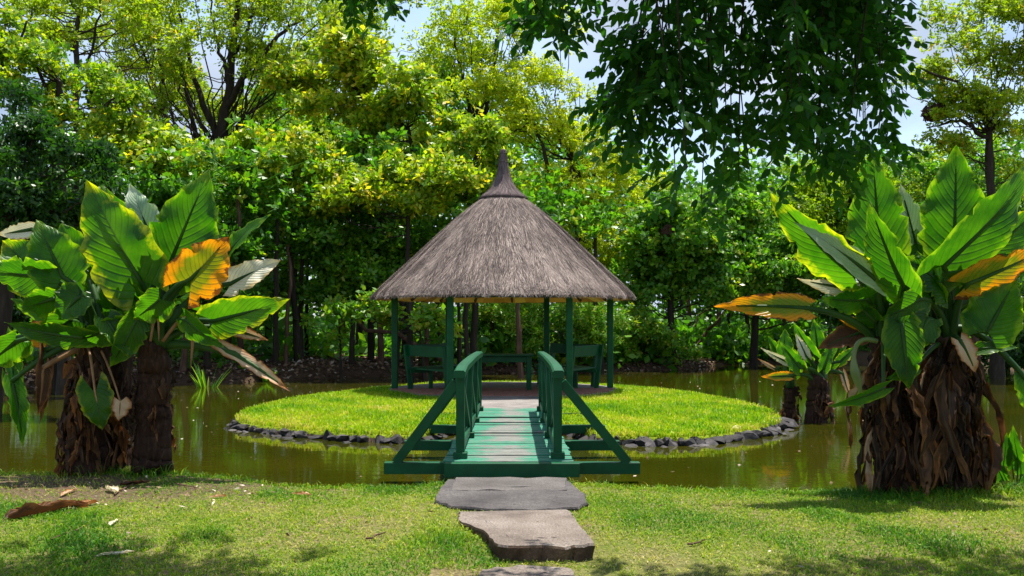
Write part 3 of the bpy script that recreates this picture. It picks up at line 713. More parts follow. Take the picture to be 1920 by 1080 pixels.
# ------------------------------------------------------------------ giant arums
SH_S = np.array([0, .06, .13, .22, .35, .50, .64, .77, .88, .95, 1.0]); SH_W = np.array([.58, .82, .96, 1.0, .95, .82, .64, .43, .23, .10, .0])
def bez(p0, p1, p2, n):
    t = np.linspace(0, 1, n)[:, None]; return p0*(1-t)**2+2*p1*t*(1-t)+p2*t*t
def arum_blade(plant, crown, bb, tip, W, roll=0., mat='arum', bend=.12, cup=.25, wave=.05, stalk='stalk', seed=0, sr=.030, lobe=.22, arch=.25, nm='leaf', tilt=0.):
    r = np.random.default_rng(seed+77); bb = np.asarray(bb, float); tip = np.asarray(tip, float); crown = np.asarray(crown, float)
    ax = unit(tip-bb); Lb = np.linalg.norm(tip-bb)
    view = unit((bb+tip)/2-np.array([0, 0, EYE])); sd = unit(np.cross(view, ax)); nr = np.cross(ax, sd)      # nr points to the viewer's side or away
    if nr@view > 0: nr = -nr; 
    sd = np.cross(ax, nr)
    c, s_ = math.cos(roll), math.sin(roll); sd, nr = sd*c+nr*s_, nr*c-sd*s_
    ctrl = (bb+tip)/2+nr*bend*Lb*(1 if bend >= 0 else 1)
    ns, nu = 31, 13; S = np.linspace(0, 1, ns); U = np.linspace(-1, 1, nu)
    mid = bez(bb, ctrl, tip, ns); wS = np.interp(S, SH_S, SH_W)*W
    tan = unit(np.gradient(mid, axis=0)); nrs = unit(nr-(tan@nr)[:, None]*tan); sds = np.cross(tan, nrs)
    ph = r.random(4)*6.28; asym = r.uniform(.9, 1.1, 2)
    uu = U[None]*np.where(U < 0, asym[0], asym[1])[None]; au = np.abs(U)[None]
    rag = 1+.05*np.sin(S*31+ph[0])[:, None]*au**4*np.sign(U)[None]+.04*(r.random((ns, nu))-.5)*au**6
    for sgn in (0, 1):
        for _ in range(int(r.integers(1, 6))):
            k_ = int(r.integers(3, ns-4)); dpt = r.uniform(.06, .30)
            cs_ = slice(0, nu//2) if sgn else slice(nu//2+1, nu)
            rag[k_, cs_] *= (1-dpt*au[0, cs_]**4)
    V = mid[:, None]+sds[:, None]*(uu*wS[:, None]*rag*math.cos(cup))[..., None]
    off = au*wS[:, None]*math.sin(cup)*-1.0
    off = off+wave*W*2*(au**1.6)*np.sin(S[:, None]*r.uniform(13, 20)+ph[1]+2.0*(U[None] > 0))*(.4+.6*np.sin(S[:, None]*np.pi))
    off = off+.006*np.sin(S[:, None]*40-au*15)*au*(1-au**3)*2*W+.035*W*np.sin(S[:, None]*r.uniform(34, 46)+ph[2]+3*np.sign(U)[None])*au**5
    off = off+.05*W*np.sin(S[:, None]*5+U[None]*2.2+ph[3])
    V = V-nrs[:, None]*off[..., None]
    back = lobe*Lb*(au**1.2)*np.clip(1-S[:, None]/.32, 0, 1)**1.3
    V = V-tan[0]*back[..., None]
    b = MB(); i = np.arange(ns-1)[:, None]*nu; j = np.arange(nu-1)[None]
    uv = np.stack(np.broadcast_arrays((U[None]+1)/2, S[:, None]), -1).reshape(-1, 2)
    b.add(V.reshape(-1, 3), np.stack([i+j, i+j+1, i+nu+j+1, i+nu+j], -1).reshape(-1, 4), .5, uv)
    lf = b.build(nm, M[mat], plant, True, origin=bb)
    # stalk runs on as the midrib
    d = bb-crown; ln = np.linalg.norm(d)
    c1 = crown+np.array([d[0]*.28, d[1]*.28, max(d[2], 0)*.55+arch*ln])
    path = np.concatenate([bez(crown, c1, bb, 12), (mid+nrs*-.004)[1:24:2]])
    rad = np.concatenate([np.linspace(sr*1.5, sr*.8, 12), np.linspace(sr*.75, sr*.18, len(path)-12)])
    b = MB(); b.tube(path, rad, 7); b.build('leaf_stalk', M[stalk], lf, True)
    return lf
def arum_trunk(plant, base, top, r0, r1, seed, mat='bark_arum'):
    r = np.random.default_rng(seed); n = 34; t = np.linspace(0, 1, n)[:, None]
    path = base*(1-t)+top*t; path[:, :2] += r.normal(size=(n, 2))*.008
    rad = np.interp(t[:, 0], [0, .12, .5, 1], [r0*1.12, r0, (r0+r1)/2, r1])*(1+.035*np.sin(t[:, 0]*46)+.02*r.normal(size=n))
    b = MB(); b.tube(path, rad, 30, .5, True, .08, r); return b.build('trunk', M[mat], plant, True, origin=base)
def rag(plant, p0, ang, ln, wd, seed, mat='arum_dead', flare=.3):
    r = np.random.default_rng(seed); ns, nu = 13, 5; S = np.linspace(0, 1, ns); U = np.linspace(-1, 1, nu)
    out = np.array([math.cos(ang), math.sin(ang), 0]); sd = np.array([-math.sin(ang), math.cos(ang), 0])
    f = r.uniform(.0, 1.6)*flare; ph = r.random(4)*6.28
    mid = p0+out*((f*ln*np.sin(S*1.9)*.5+.02+.025*np.sin(S*9+ph[2]))[:, None])+np.array([0, 0, -1])*(ln*(S-.06*np.sin(S*3)))[:, None]+sd*(ln*(.10*np.sin(S*r.uniform(2, 5)+ph[0])+r.normal()*.10*S**2))[:, None]
    w = wd*np.interp(S, [0, .15, .45, .8, 1], [.4, .7, 1, .8, .25])*(1+.35*r.normal(size=ns)).clip(.25, 2)
    tw = ph[3]+r.normal()*1.6*S
    a_ = np.cos(tw)[:, None]*.6+.4; b_ = np.sin(tw)[:, None]*.5
    V = mid[:, None]+sd*(U[None]*w[:, None]*a_)[..., None]+out*(U[None]*w[:, None]*b_+.4*w[:, None]*np.cos(U[None]*3.6+ph[1]+S[:, None]*4)+.012*r.normal(size=(ns, nu)))[..., None]
    V[..., 2] += .025*r.normal(size=(ns, nu))
    V[-1, :, 2] += r.uniform(-.07, .05, nu)
    b = MB(); i = np.arange(ns-1)[:, None]*nu; j = np.arange(nu-1)[None]
    uv = np.stack(np.broadcast_arrays((U[None]+1)/2, S[:, None]), -1).reshape(-1, 2)
    b.add(V.reshape(-1, 3), np.stack([i+j, i+j+1, i+nu+j+1, i+nu+j], -1).reshape(-1, 4), .5, uv)
    return b.build('dead_leaf', M[mat], plant, True, origin=p0)
def arum(label, Y, basepx, toppx, r0, r1, leaves, rags, seed, zbase=0.0, group=None, name='giant_arum', ragspec=(.3, .7, .03, .07)):
    base = P(basepx[0], basepx[1], Y); base[2] = zbase; top = P(toppx[0], toppx[1], Y)
    pl = empty(name, base, label, 'plant', group)
    arum_trunk(pl, base, top, r0, r1, seed)
    # sheathing stalk bases over the trunk top
    r = np.random.default_rng(seed+5)
    crown = top+np.array([0, 0, .02])
    for i_, l in enumerate(leaves):
        bx, by, tx_, ty_, hw = l[:5]; hw = hw*.9; kw = dict(l[5]) if len(l) > 5 else {}
        dy = kw.pop('dy', 0.); dt = kw.pop('dt', 0.); m = kw.pop('mat', 'arum'); kw.setdefault('roll', 0.)
        cr_ = crown+np.array([r.uniform(-.6, .6)*r1, r.uniform(-.5, .5)*r1, -.04])
        if 'cpx' in kw: c_ = kw.pop('cpx'); cr_ = P(c_[0], c_[1], Y)
        arum_blade(pl, cr_, P(bx, by, Y+dy), P(tx_, ty_, Y+dy+dt), hw/F*(Y+dy), mat=m, seed=seed*50+i_, **kw)
    H = top[2]-zbase
    for k in range(rags):
        ang = r.uniform(-math.pi, math.pi) if r.random() < .35 else r.uniform(-math.pi*1.02, .02)
        t_ = r.uniform(.35, 1.02); ln = min(r.uniform(ragspec[0], ragspec[1]), t_*H+.02)
        p0 = base*(1-t_)+top*t_+np.array([math.cos(ang), math.sin(ang), 0])*(r0*(1-t_)+r1*t_)*.92
        rag(pl, p0, ang, ln, r.uniform(*ragspec[2:]), seed*100+k, ('arum_dead', 'arum_rust', 'arum_husk', 'arum_tan')[int(r.choice(4, p=[.46, .16, .36, .02]))])
    return pl, crown
D = math.radians
YL = 9.75
aL1, cL1 = arum('tall giant arum with orange leaf and stout bare brown trunk beside left water edge', YL, (285, 884), (290, 648), .185, .15, [
    (262, 525, 163, 338, 76, dict(mat='arum_yellow', dy=-.15, dt=-.1, roll=D(14), cup=.15, bend=.06)),
    (292, 480, 192, 348, 42, dict(dy=.25, roll=D(35), bend=.05)),
    (285, 450, 243, 345, 40, dict(mat='arum_pale', dy=.5, bend=.10)),
    (316, 500, 392, 317, 70, dict(dy=.05, cup=.12, bend=.05)),
    (352, 490, 410, 385, 36, dict(dy=.4)),
    (418, 490, 508, 402, 26, dict(dy=.25, roll=D(52), bend=.15)),
    (357, 524, 430, 444, 58, dict(mat='arum_orange', dy=-.3, lobe=.42, bend=.1, cup=.1)),
    (432, 532, 526, 488, 30, dict(mat='arum_white', dy=.2, dt=.2, roll=D(15))),
    (400, 602, 544, 560, 42, dict(mat='arum_yellow', dy=-.1, roll=D(-12), lobe=.16)),
    (440, 664, 546, 736, 17, dict(mat='arum_tan', dy=-.2, roll=D(20), stalk='stalk', lobe=.5, arch=.1, sr=.04)),
    (438, 618, 503, 638, 15, dict(mat='arum_tan', dy=.1, stalk='stalk')),
    (300, 470, 262, 395, 45, dict(dy=.6)), (340, 470, 372, 372, 45, dict(dy=.7)),
    (330, 560, 440, 520, 34, dict(dy=.5, roll=D(40))), (345, 575, 420, 590, 30, dict(dy=.35, roll=D(-40))),
    (255, 560, 205, 500, 38, dict(dy=-.05, roll=D(40))), (268, 575, 235, 470, 44, dict(dy=.35)),
    (310, 545, 345, 455, 36, dict(dy=.15, roll=D(-30))),
    (225, 610, 120, 640, 36, dict(dy=-.3, roll=D(35), arch=.15)), (255, 600, 205, 690, 34, dict(dy=-.38, roll=D(20), arch=.3)), (350, 600, 420, 650, 30, dict(dy=-.3, roll=D(-35))), (300, 560, 250, 600, 40, dict(dy=-.4, roll=D(25), arch=.3)),
    (245, 600, 190, 585, 26, dict(dy=-.15, roll=D(50))), (330, 605, 395, 640, 22, dict(dy=.15, roll=D(45))),
    ], 12, 3, ragspec=(.15, .45, .02, .05))
aL2, cL2 = arum('giant arum with ragged brown skirt and drooping leaves on left bank', YL-.05, (160, 888), (178, 650), .19, .15, [
    (118, 520, 68, 412, 56, dict(dy=-.15, cup=.18)),
    (78, 525, 5, 452, 62, dict(dy=.25, mat='arum_yellow')),
    (85, 520, -20, 500, 52, dict(dy=-.2, roll=D(28), mat='arum')),
    (150, 500, 115, 418, 45, dict(dy=.35)), (200, 520, 215, 420, 46, dict(dy=.4)),
    (152, 632, 8, 604, 30, dict(dy=-.35, roll=D(35), arch=.1)),
    (60, 430, -5, 440, 18, dict(mat='arum_white', dy=.6)),
    (110, 590, 20, 560, 30, dict(dy=.4, roll=D(40))), (140, 560, 60, 480, 44, dict(dy=.55)),
    (205, 590, 240, 540, 36, dict(dy=.2)), (130, 600, 70, 640, 40, dict(dy=-.25, roll=D(25))), (200, 600, 240, 670, 34, dict(dy=-.35, roll=D(25), arch=.3)), (100, 560, 40, 575, 40, dict(dy=-.3, roll=D(30))), (150, 555, 110, 600, 42, dict(dy=-.35, roll=D(-30), arch=.3)), (30, 640, -40, 690, 40, dict(dy=-.1, roll=D(30))),
    (22, 715, 42, 838, 24, dict(dy=-.2, roll=D(25), arch=.2)), (8, 640, 30, 760, 26, dict(dy=.1, roll=D(40), arch=.25)),
    (178, 735, 192, 806, 36, dict(dy=-.42, lobe=.5, mat='arum_yellow', arch=.2, stalk='stalk_brown', sr=.013)),
    (225, 752, 222, 790, 24, dict(dy=-.40, mat='arum_tan', arch=.2, stalk='stalk_brown', roll=D(30), sr=.011)),
    (90, 640, 60, 600, 30, dict(mat='arum_orange', dy=.3)), (84, 655, 75, 792, 18, dict(mat='arum_dead', dy=-.1, roll=D(30), arch=.15)),
    (165, 640, 120, 560, 40, dict(dy=.15, roll=D(-35))), (80, 690, 70, 780, 18, dict(mat='arum_dead', dy=-.3, roll=D(30), arch=.15, stalk='stalk_brown')),
    ], 40, 4, ragspec=(.25, 1.0, .02, .085))
aL3, cL3 = arum('slender dark giant arum stem between two left trunks', YL+.35, (222, 868), (225, 660), .15, .12, [
    (215, 560, 160, 470, 50, dict(dy=.1)), (232, 545, 250, 440, 44, dict(dy=.3)), (200, 600, 110, 585, 34, dict(dy=.1, roll=D(35))),
    (250, 590, 300, 520, 40, dict(dy=.2))], 12, 6)
YR = 8.62
aR1, cR1 = arum('giant arum with orange tipped side leaf and brown leaf skirt on right bank', YR, (1682, 930), (1662, 640), .18, .14, [
    (1602, 512, 1442, 358, 58, dict(mat='arum_yellow', dy=-.1, roll=D(32), bend=.12, cup=.2)),
    (1640, 522, 1488, 416, 26, dict(mat='arum_pale', dy=-.25, roll=D(-25), bend=.1)),  # shiny area built as its own blade, sheen put into the colour
    (1650, 478, 1636, 284, 64, dict(dy=.2, cup=.15, bend=.05)),
    (1694, 530, 1630, 376, 52, dict(dy=-.35, roll=D(30), cup=.35)),
    (1722, 475, 1688, 345, 34, dict(mat='arum_pale', dy=.5)),
    (1512, 578, 1338, 574, 32, dict(mat='arum_orange', dy=-.2, roll=D(-14), cup=.1, arch=.12, lobe=.12)),
    (1600, 540, 1494, 522, 19, dict(mat='arum_white', dy=.3, roll=D(25))),
    (1640, 612, 1568, 594, 20, dict(mat='arum_orange', dy=.1, roll=D(20))),
    (1622, 622, 1532, 655, 30, dict(mat='arum_dead', dy=.15, roll=D(-20), stalk='stalk')),
    (1656, 728, 1552, 762, 16, dict(dy=-.5, roll=D(35), arch=.1, sr=.018)),
    (1692, 612, 1704, 730, 44, dict(dy=-.42, cup=.2, arch=.35)),
    (1590, 500, 1545, 440, 30, dict(dy=.35)), (1625, 560, 1540, 560, 34, dict(dy=-.15, roll=D(35))), (1660, 560, 1640, 470, 44, dict(dy=-.15, roll=D(35))), (1670, 540, 1610, 450, 46, dict(dy=.45)), (1625, 570, 1560, 520, 36, dict(dy=.3, roll=D(30))),
    (1680, 560, 1690, 470, 48, dict(dy=.1, roll=D(-25))), (1640, 600, 1600, 560, 30, dict(dy=-.1, roll=D(40))), (1700, 560, 1730, 500, 36, dict(dy=-.05, roll=D(35))),
    ], 64, 7, ragspec=(.25, 1.2, .015, .075))
aR2, cR2 = arum('giant arum with tall upright leaves and thick dark ragged trunk on right bank', YR+.12, (1806, 930), (1772, 640), .23, .155, [
    (1790, 465, 1793, 272, 66, dict(dy=.05, cup=.15, bend=.05)),
    (1770, 500, 1935, 298, 62, dict(dy=-.25, roll=D(-38), cup=.25, bend=.14)),
    (1835, 490, 1950, 385, 48, dict(mat='arum_yellow', dy=.15, roll=D(-20))),
    (1815, 532, 1960, 462, 40, dict(mat='arum_orange', dy=-.3, roll=D(-30), cup=.1)),
    (1852, 622, 1905, 524, 62, dict(dy=-.35, cup=.1, roll=D(8), mat='arum')),
    (1822, 655, 1910, 652, 16, dict(dy=-.2, roll=D(25), sr=.018)), (1925, 712, 1950, 800, 30, dict(dy=-.3, arch=.5)),
    (1740, 520, 1755, 380, 52, dict(dy=.35)), (1725, 560, 1650, 600, 40, dict(dy=-.35, roll=D(30), arch=.3)), (1775, 545, 1700, 480, 46, dict(dy=-.2, roll=D(-30))), (1830, 560, 1900, 470, 44, dict(dy=.1, roll=D(30))), (1775, 540, 1830, 430, 50, dict(dy=.4)), (1800, 560, 1880, 480, 44, dict(dy=.35, roll=D(-30))),
    (1750, 560, 1720, 470, 46, dict(dy=-.1, roll=D(30))), (1790, 590, 1850, 560, 36, dict(dy=.2)), (1740, 600, 1700, 660, 34, dict(dy=-.35, roll=D(20))),
    (1715, 690, 1660, 710, 20, dict(dy=-.5, roll=D(30), arch=.1, sr=.018)), (1800, 640, 1830, 700, 24, dict(dy=-.4, roll=D(30), mat='arum_tan')),
    ], 80, 8, ragspec=(.25, 1.2, .015, .085))
rag(aR2, P(1715, 720, YR-.25), -1.6, .55, .08, 991, 'arum_rust')
# nodding buds
def nodding(pl, pts, Y, bulb_r, mat='bud', k_r=1.0):
    pts = np.array([P(x, y, Y) for x, y in pts]); t = np.linspace(0, 1, 24); k = np.linspace(0, 1, len(pts)); pa = np.column_stack([np.interp(t, k, pts[:, c]) for c in range(3)])
    for _ in range(3): pa[1:-1] = (pa[:-2]+pa[1:-1]*2+pa[2:])/4
    rad = np.interp(t, [0, .5, .58, .68, .78, .86, 1], [.022, .02, .03, bulb_r, bulb_r*.8, .014, .006]); b = MB(); b.tube(pa, rad*k_r, 9); b.build('nodding_bud', M[mat], pl, True, origin=pts[0])
nodding(aR1, [(1645, 640), (1622, 634), (1605, 645), (1600, 670), (1602, 695), (1612, 725), (1619, 765)], YR-.3, .045)
nodding(aL1, [(305, 640), (335, 600), (356, 592), (362, 620), (360, 660), (357, 690)], YL-.2, .02, 'stalk_brown', .8)
nodding(aL1, [(282, 640), (290, 590), (292, 568), (297, 590), (297, 612), (298, 640)], YL-.35, .02, 'stalk_brown', .6)
YS = 15.75
aS1, cS1 = arum('small young arum clump standing in pond beyond the island tip', YS, (1528, 795), (1535, 712), .19, .16, [
    (1525, 665, 1487, 602, 17, dict(roll=D(25))), (1535, 662, 1526, 598, 18, dict(dy=.2)), (1550, 660, 1572, 612, 17, dict(dy=.1)), (1512, 668, 1492, 625, 12, dict(mat='arum_white', dy=-.1)),
    (1500, 690, 1462, 640, 17, dict(dy=-.2)), (1575, 678, 1604, 650, 13, dict(mat='arum_yellow')), (1510, 680, 1500, 640, 15, dict(dy=.1)), (1560, 680, 1590, 620, 16, dict(dy=.4)),
    (1545, 690, 1560, 640, 14, dict(dy=-.2)), (1478, 705, 1426, 706, 12, dict(mat='arum_orange', dy=-.2)), (1580, 700, 1594, 745, 8, dict(mat='arum_tan', arch=.4))], 10, 12, zbase=WZ-.3, ragspec=(.2, .5, .04, .08))
aS2, cS2 = arum('slim young arum rooted against the stones of island tip', YS+.2, (1482, 780), (1480, 725), .10, .09, [
    (1470, 665, 1472, 616, 18, dict()), (1462, 668, 1440, 630, 12, dict(dy=.2)), (1484, 682, 1426, 652, 9, dict(mat='arum_white', dy=-.1, roll=D(15))), (1490, 690, 1478, 640, 15, dict(dy=.1)),
    (1450, 690, 1420, 672, 5, dict(mat='arum_tan', dy=-.1, sr=.015)), (1492, 700, 1510, 650, 12, dict(dy=.2))], 5, 13, zbase=WZ-.2, ragspec=(.2, .4, .03, .06))

# ------------------------------------------------------------------ trees
def leaves_at(cen, dirs, n_per, L0, W0, rng, spread=(.7, 1.45), droop=.15, tone=0., tonev=.18, rad=.05):
    m = len(cen); n = m*n_per
    c = np.repeat(cen, n_per, 0); d = np.repeat(unit(dirs), n_per, 0)
    ref = unit(np.cross(d, rng.normal(size=(n, 3)))); bt = np.cross(d, ref)
    az = rng.random(n)*2*np.pi; th = rng.uniform(*spread, n)
    ld = np.cos(th)[:, None]*d+np.sin(th)[:, None]*(np.cos(az)[:, None]*ref+np.sin(az)[:, None]*bt)
    ld[:, 2] -= droop*rng.random(n); ld = unit(ld)
    sd = unit(np.cross(ld, d+.6*rng.normal(size=(n, 3)))); nr = np.cross(sd, ld)
    L_ = L0*rng.uniform(.6, 1.15, n)[:, None]; W_ = W0*rng.uniform(.7, 1.1, n)[:, None]
    b0 = c+ld*L_*.08+rng.normal(size=(n, 3))*rad
    v = np.stack([b0, b0+ld*L_*.55+sd*W_-nr*W_*.25, b0+ld*L_-nr*L_*.12, b0+ld*L_*.55-sd*W_-nr*W_*.25], 1).reshape(-1, 3)
    k = np.arange(n)*4
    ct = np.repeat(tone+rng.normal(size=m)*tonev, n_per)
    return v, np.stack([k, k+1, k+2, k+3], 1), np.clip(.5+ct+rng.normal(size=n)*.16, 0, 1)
def limb(b, p0, p1, r0, r1, rng, k=6, n=7, sag=0.):
    t = np.linspace(0, 1, n)[:, None]; L_ = np.linalg.norm(p1-p0); path = p0*(1-t)+p1*t
    path[1:-1] += rng.normal(size=(n-2, 3))*L_*.035; path[:, 2] += (np.sin(t[:, 0]*np.pi)*sag*L_)
    b.tube(path, np.linspace(r0, r1, n), k, .5, False); return path
def tree(label, Y, bpx, pads, leaf, mat, seed, name='tree', dens=30, per=9, r0=.16, limbs=(), barkm='bark', tier=True, group=None, tone=0., up=.55, gap=-.25, depth=.8, trunk_top=None, cat='tree', spread=(.7, 1.45), fork=.4, toneup=.28):
    rng = np.random.default_rng(seed)
    bx = (bpx-960)/F*Y; base = np.array([bx, Y, float(gh(bx, Y))-.1])
    root = empty(name, base, label, cat, group)
    big = pads; pads = []
    for p in big:
        k_ = 4 if p[2] > 45 else 2
        for _ in range(k_):
            u_ = rng.normal(size=2)*.42; f_ = rng.uniform(.42, .68)
            pads.append((p[0]+u_[0]*p[2], p[1]+u_[1]*p[3]*1.15, p[2]*f_, p[3]*rng.uniform(.45, .8), (p[4] if len(p) > 4 else 0)+rng.uniform(-1, 1)*p[2]/F*Y*.8))
    tb_ = MB(); cb = MB(); nf = sines(seed+9, 8, 2.0/max(.6, np.mean([p[2] for p in pads])/F*Y*.6))
    cens = np.array([P(p[0], p[1], Y+(p[4] if len(p) > 4 else rng.uniform(-.9, .9))) for p in pads])
    top = P(*trunk_top, Y) if trunk_top else np.array([np.average(cens[:, 0])*.4+bx*.6, Y, max(base[2]+1.2, np.quantile(cens[:, 2], .55))])
    n = 14; t = np.linspace(0, 1, n)[:, None]; path = base*(1-t)+top*t; path[1:-1, :2] += np.cumsum(rng.normal(size=(n-2, 2)), 0)*.02*np.linalg.norm(top-base)/5
    tb_.tube(path, np.linspace(r0, r0*.45, n)*np.r_[1.35, 1.1, np.ones(n-2)], 9, .5, False, .06, rng)
    for lm in limbs:
        q_ = np.array([P(x_, y_, Y+dy_) for x_, y_, dy_ in lm[1]]); tt = np.linspace(0, 1, 14); kk = np.linspace(0, 1, len(q_))
        pa = np.column_stack([np.interp(tt, kk, q_[:, c]) for c in range(3)]); pa[1:-1] += rng.normal(size=(12, 3))*.04
        tb_.tube(pa, np.linspace(lm[0], lm[0]*.3, 14), 7, .5, False)
    for p, c in zip(pads, cens):
        a = p[2]/F*Y; h = p[3]/F*Y; dp = a*depth
        h *= .85 if tier else 1.0
        zt = np.clip(c[2]-h-.25*np.linalg.norm(c[:2]-top[:2]), base[2]+fork*(top[2]-base[2]), top[2]); f = (zt-base[2])/max(top[2]-base[2], .1)
        at = np.array([np.interp(f, t[:, 0], path[:, k]) for k in range(3)])
        rr = r0*(1-.55*f)*.5*min(1, (9/len(pads))**.5); cl = c-np.array([0, 0, h*.35]); limb(tb_, at, cl, rr, rr*.4, rng, sag=-.05)
        m = max(6, int(1.75*dens*(a*dp*2.2+a*h*2.0)))
        d = unit(rng.normal(size=(m, 3))); rad = rng.random(m)**(1/2.4)
        if tier: d[:, 2] = np.abs(d[:, 2])*np.where(rng.random(m) < .8, 1, -.6); d = unit(d)
        q_ = c+d*rad[:, None]*np.array([a, dp, h]); 
        edge_n = nf(q_); q_ = q_[(edge_n > gap)]; d = d[edge_n > gap]
        q_ = q_+rng.normal(size=q_.shape)*np.array([.2, .2, .18])*a
        dirs = d*.7+np.array([0, -.25, up])+rng.normal(size=d.shape)*.5
        hi = (q_[:, 2]-c[2])/max(h, .1)
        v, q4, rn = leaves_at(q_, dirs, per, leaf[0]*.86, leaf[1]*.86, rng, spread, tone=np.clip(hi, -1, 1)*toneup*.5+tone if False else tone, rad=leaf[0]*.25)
        cb.add(v, q4, rn)
        for q2 in q_[rng.permutation(len(q_))[:max(4, len(q_)//14)]]: limb(tb_, cl, q2, min(rr*.32, .018), .006, rng, 4, 5, -.04)
    tb_.build('trunk', M[barkm], root, True, origin=base); cb.build('crown', M[mat], root, False, origin=base)
    return root
T = tree
# tall airy tree with dark forking trunk
T('tall airy tree with dark forking trunk and thin pale leaves', 35, 398, [(320, 30, 110, 60), (450, -10, 130, 60), (560, 50, 110, 60), (260, 120, 70, 45), (610, 10, 80, 50), (350, 110, 60, 35), (520, 120, 70, 30), (300, 190, 60, 40), (460, 70, 80, 40)],
  (.17, .048), 'leaf_olive', 101, 'airy_tree', 27, 9, .34, [(.24, [(405, 330, 0), (418, 230, 0), (432, 150, 0), (440, 50, 0), (452, -60, 0)]), (.15, [(412, 270, 0), (378, 190, .5), (360, 130, .6), (335, 20, .8)]), (.13, [(425, 200, 0), (468, 130, -.5), (520, 70, -.8), (570, 35, -1)]),
   (.12, [(392, 420, 0), (372, 300, .4), (356, 200, .6), (340, 130, .7), (318, 30, .8)]), (.09, [(432, 160, 0), (405, 80, .3), (392, -10, .4)]), (.08, [(440, 100, 0), (480, 20, 0), (500, -40, 0)])], tier=False, trunk_top=(408, 300), gap=-.15)
T('slim tree with bare upper trunk leaning among airy leaves', 37, 330, [(230, 60, 80, 50), (300, -10, 90, 50), (200, -10, 90, 50), (180, 60, 50, 40)], (.17, .05), 'leaf_olive', 102, 'airy_tree', 26, 9, .20,
  [(.13, [(318, 280, 0), (306, 180, 0), (300, 80, 0), (280, -20, 0)]), (.08, [(312, 240, 0), (280, 120, 0), (240, 40, 0)])], tier=False, trunk_top=(320, 270), gap=-.15)
# fine yellow green trees around the gazebo
T('large bright lime tree rising behind right of the gazebo roof', 36, 1105, [(1000, 60, 80, 60), (1035, 140, 70, 45), (960, 150, 80, 50), (1050, 230, 95, 50), (980, 240, 90, 50), (1100, 310, 95, 50), (1030, 330, 90, 50), (1060, 400, 110, 50), (1125, 380, 80, 50), (1120, 460, 90, 55), (1165, 320, 55, 35), (1160, 500, 60, 50)],
  (.17, .045), 'leaf_lime', 103, 'lime_tree', 34, 10, .3, [(.10, [(1010, 420, 0), (1030, 300, -.6), (1000, 225, -.8), (960, 250, -.8)]), (.07, [(1060, 380, -.5), (1075, 300, -.8), (1120, 260, -.9)])], tier=False, trunk_top=(1075, 300), tone=.3, gap=-.12)
T('pale green tall tree reaching above the gazebo finial', 40, 880, [(820, 40, 90, 50), (900, 20, 100, 55), (870, 110, 90, 50), (800, 120, 70, 40), (930, 110, 70, 50), (960, 20, 80, 50), (940, 180, 70, 40)], (.18, .05), 'leaf_lime', 104, 'lime_tree', 20, 10, .26,
  [(.10, [(905, 250, 0), (925, 130, -.5), (935, 30, -.5)]), (.09, [(890, 250, 0), (860, 120, -.5), (845, 20, -.6)])], tier=False, trunk_top=(893, 230), tone=.12, gap=-.08)
# layered trees with broad leaves
tl = 'tier_tree'
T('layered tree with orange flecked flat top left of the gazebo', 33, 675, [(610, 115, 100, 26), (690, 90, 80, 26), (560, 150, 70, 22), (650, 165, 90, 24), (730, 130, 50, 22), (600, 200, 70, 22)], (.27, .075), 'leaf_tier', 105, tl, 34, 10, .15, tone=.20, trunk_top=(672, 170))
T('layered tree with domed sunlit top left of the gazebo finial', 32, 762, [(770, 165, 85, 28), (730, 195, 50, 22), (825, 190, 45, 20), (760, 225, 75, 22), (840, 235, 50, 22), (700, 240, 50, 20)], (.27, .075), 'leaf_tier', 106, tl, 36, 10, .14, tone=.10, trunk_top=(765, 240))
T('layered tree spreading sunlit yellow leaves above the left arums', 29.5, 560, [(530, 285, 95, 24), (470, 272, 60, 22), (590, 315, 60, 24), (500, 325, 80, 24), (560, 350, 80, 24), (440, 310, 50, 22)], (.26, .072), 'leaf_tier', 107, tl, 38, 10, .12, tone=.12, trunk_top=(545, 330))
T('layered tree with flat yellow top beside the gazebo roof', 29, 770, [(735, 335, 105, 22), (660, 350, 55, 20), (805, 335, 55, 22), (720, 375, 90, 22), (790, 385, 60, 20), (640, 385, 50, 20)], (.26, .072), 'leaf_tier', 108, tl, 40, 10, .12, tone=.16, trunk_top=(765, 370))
T('layered tree with pale tier beyond the leftmost arum leaves', 28, 315, [(290, 262, 90, 24), (225, 252, 60, 24), (340, 295, 60, 24), (260, 300, 80, 22), (200, 290, 45, 20), (370, 320, 40, 20)], (.26, .072), 'leaf_tier', 109, tl, 36, 10, .13, tone=.08, trunk_top=(300, 300))
T('layered tree directly behind the gazebo finial with yellowish tips', 30, 890, [(905, 255, 60, 28), (870, 300, 60, 26), (930, 300, 50, 26), (850, 345, 60, 24), (905, 350, 60, 26), (960, 340, 50, 26)], (.26, .072), 'leaf_tier', 110, tl, 38, 10, .13, tone=.05, trunk_top=(890, 320))
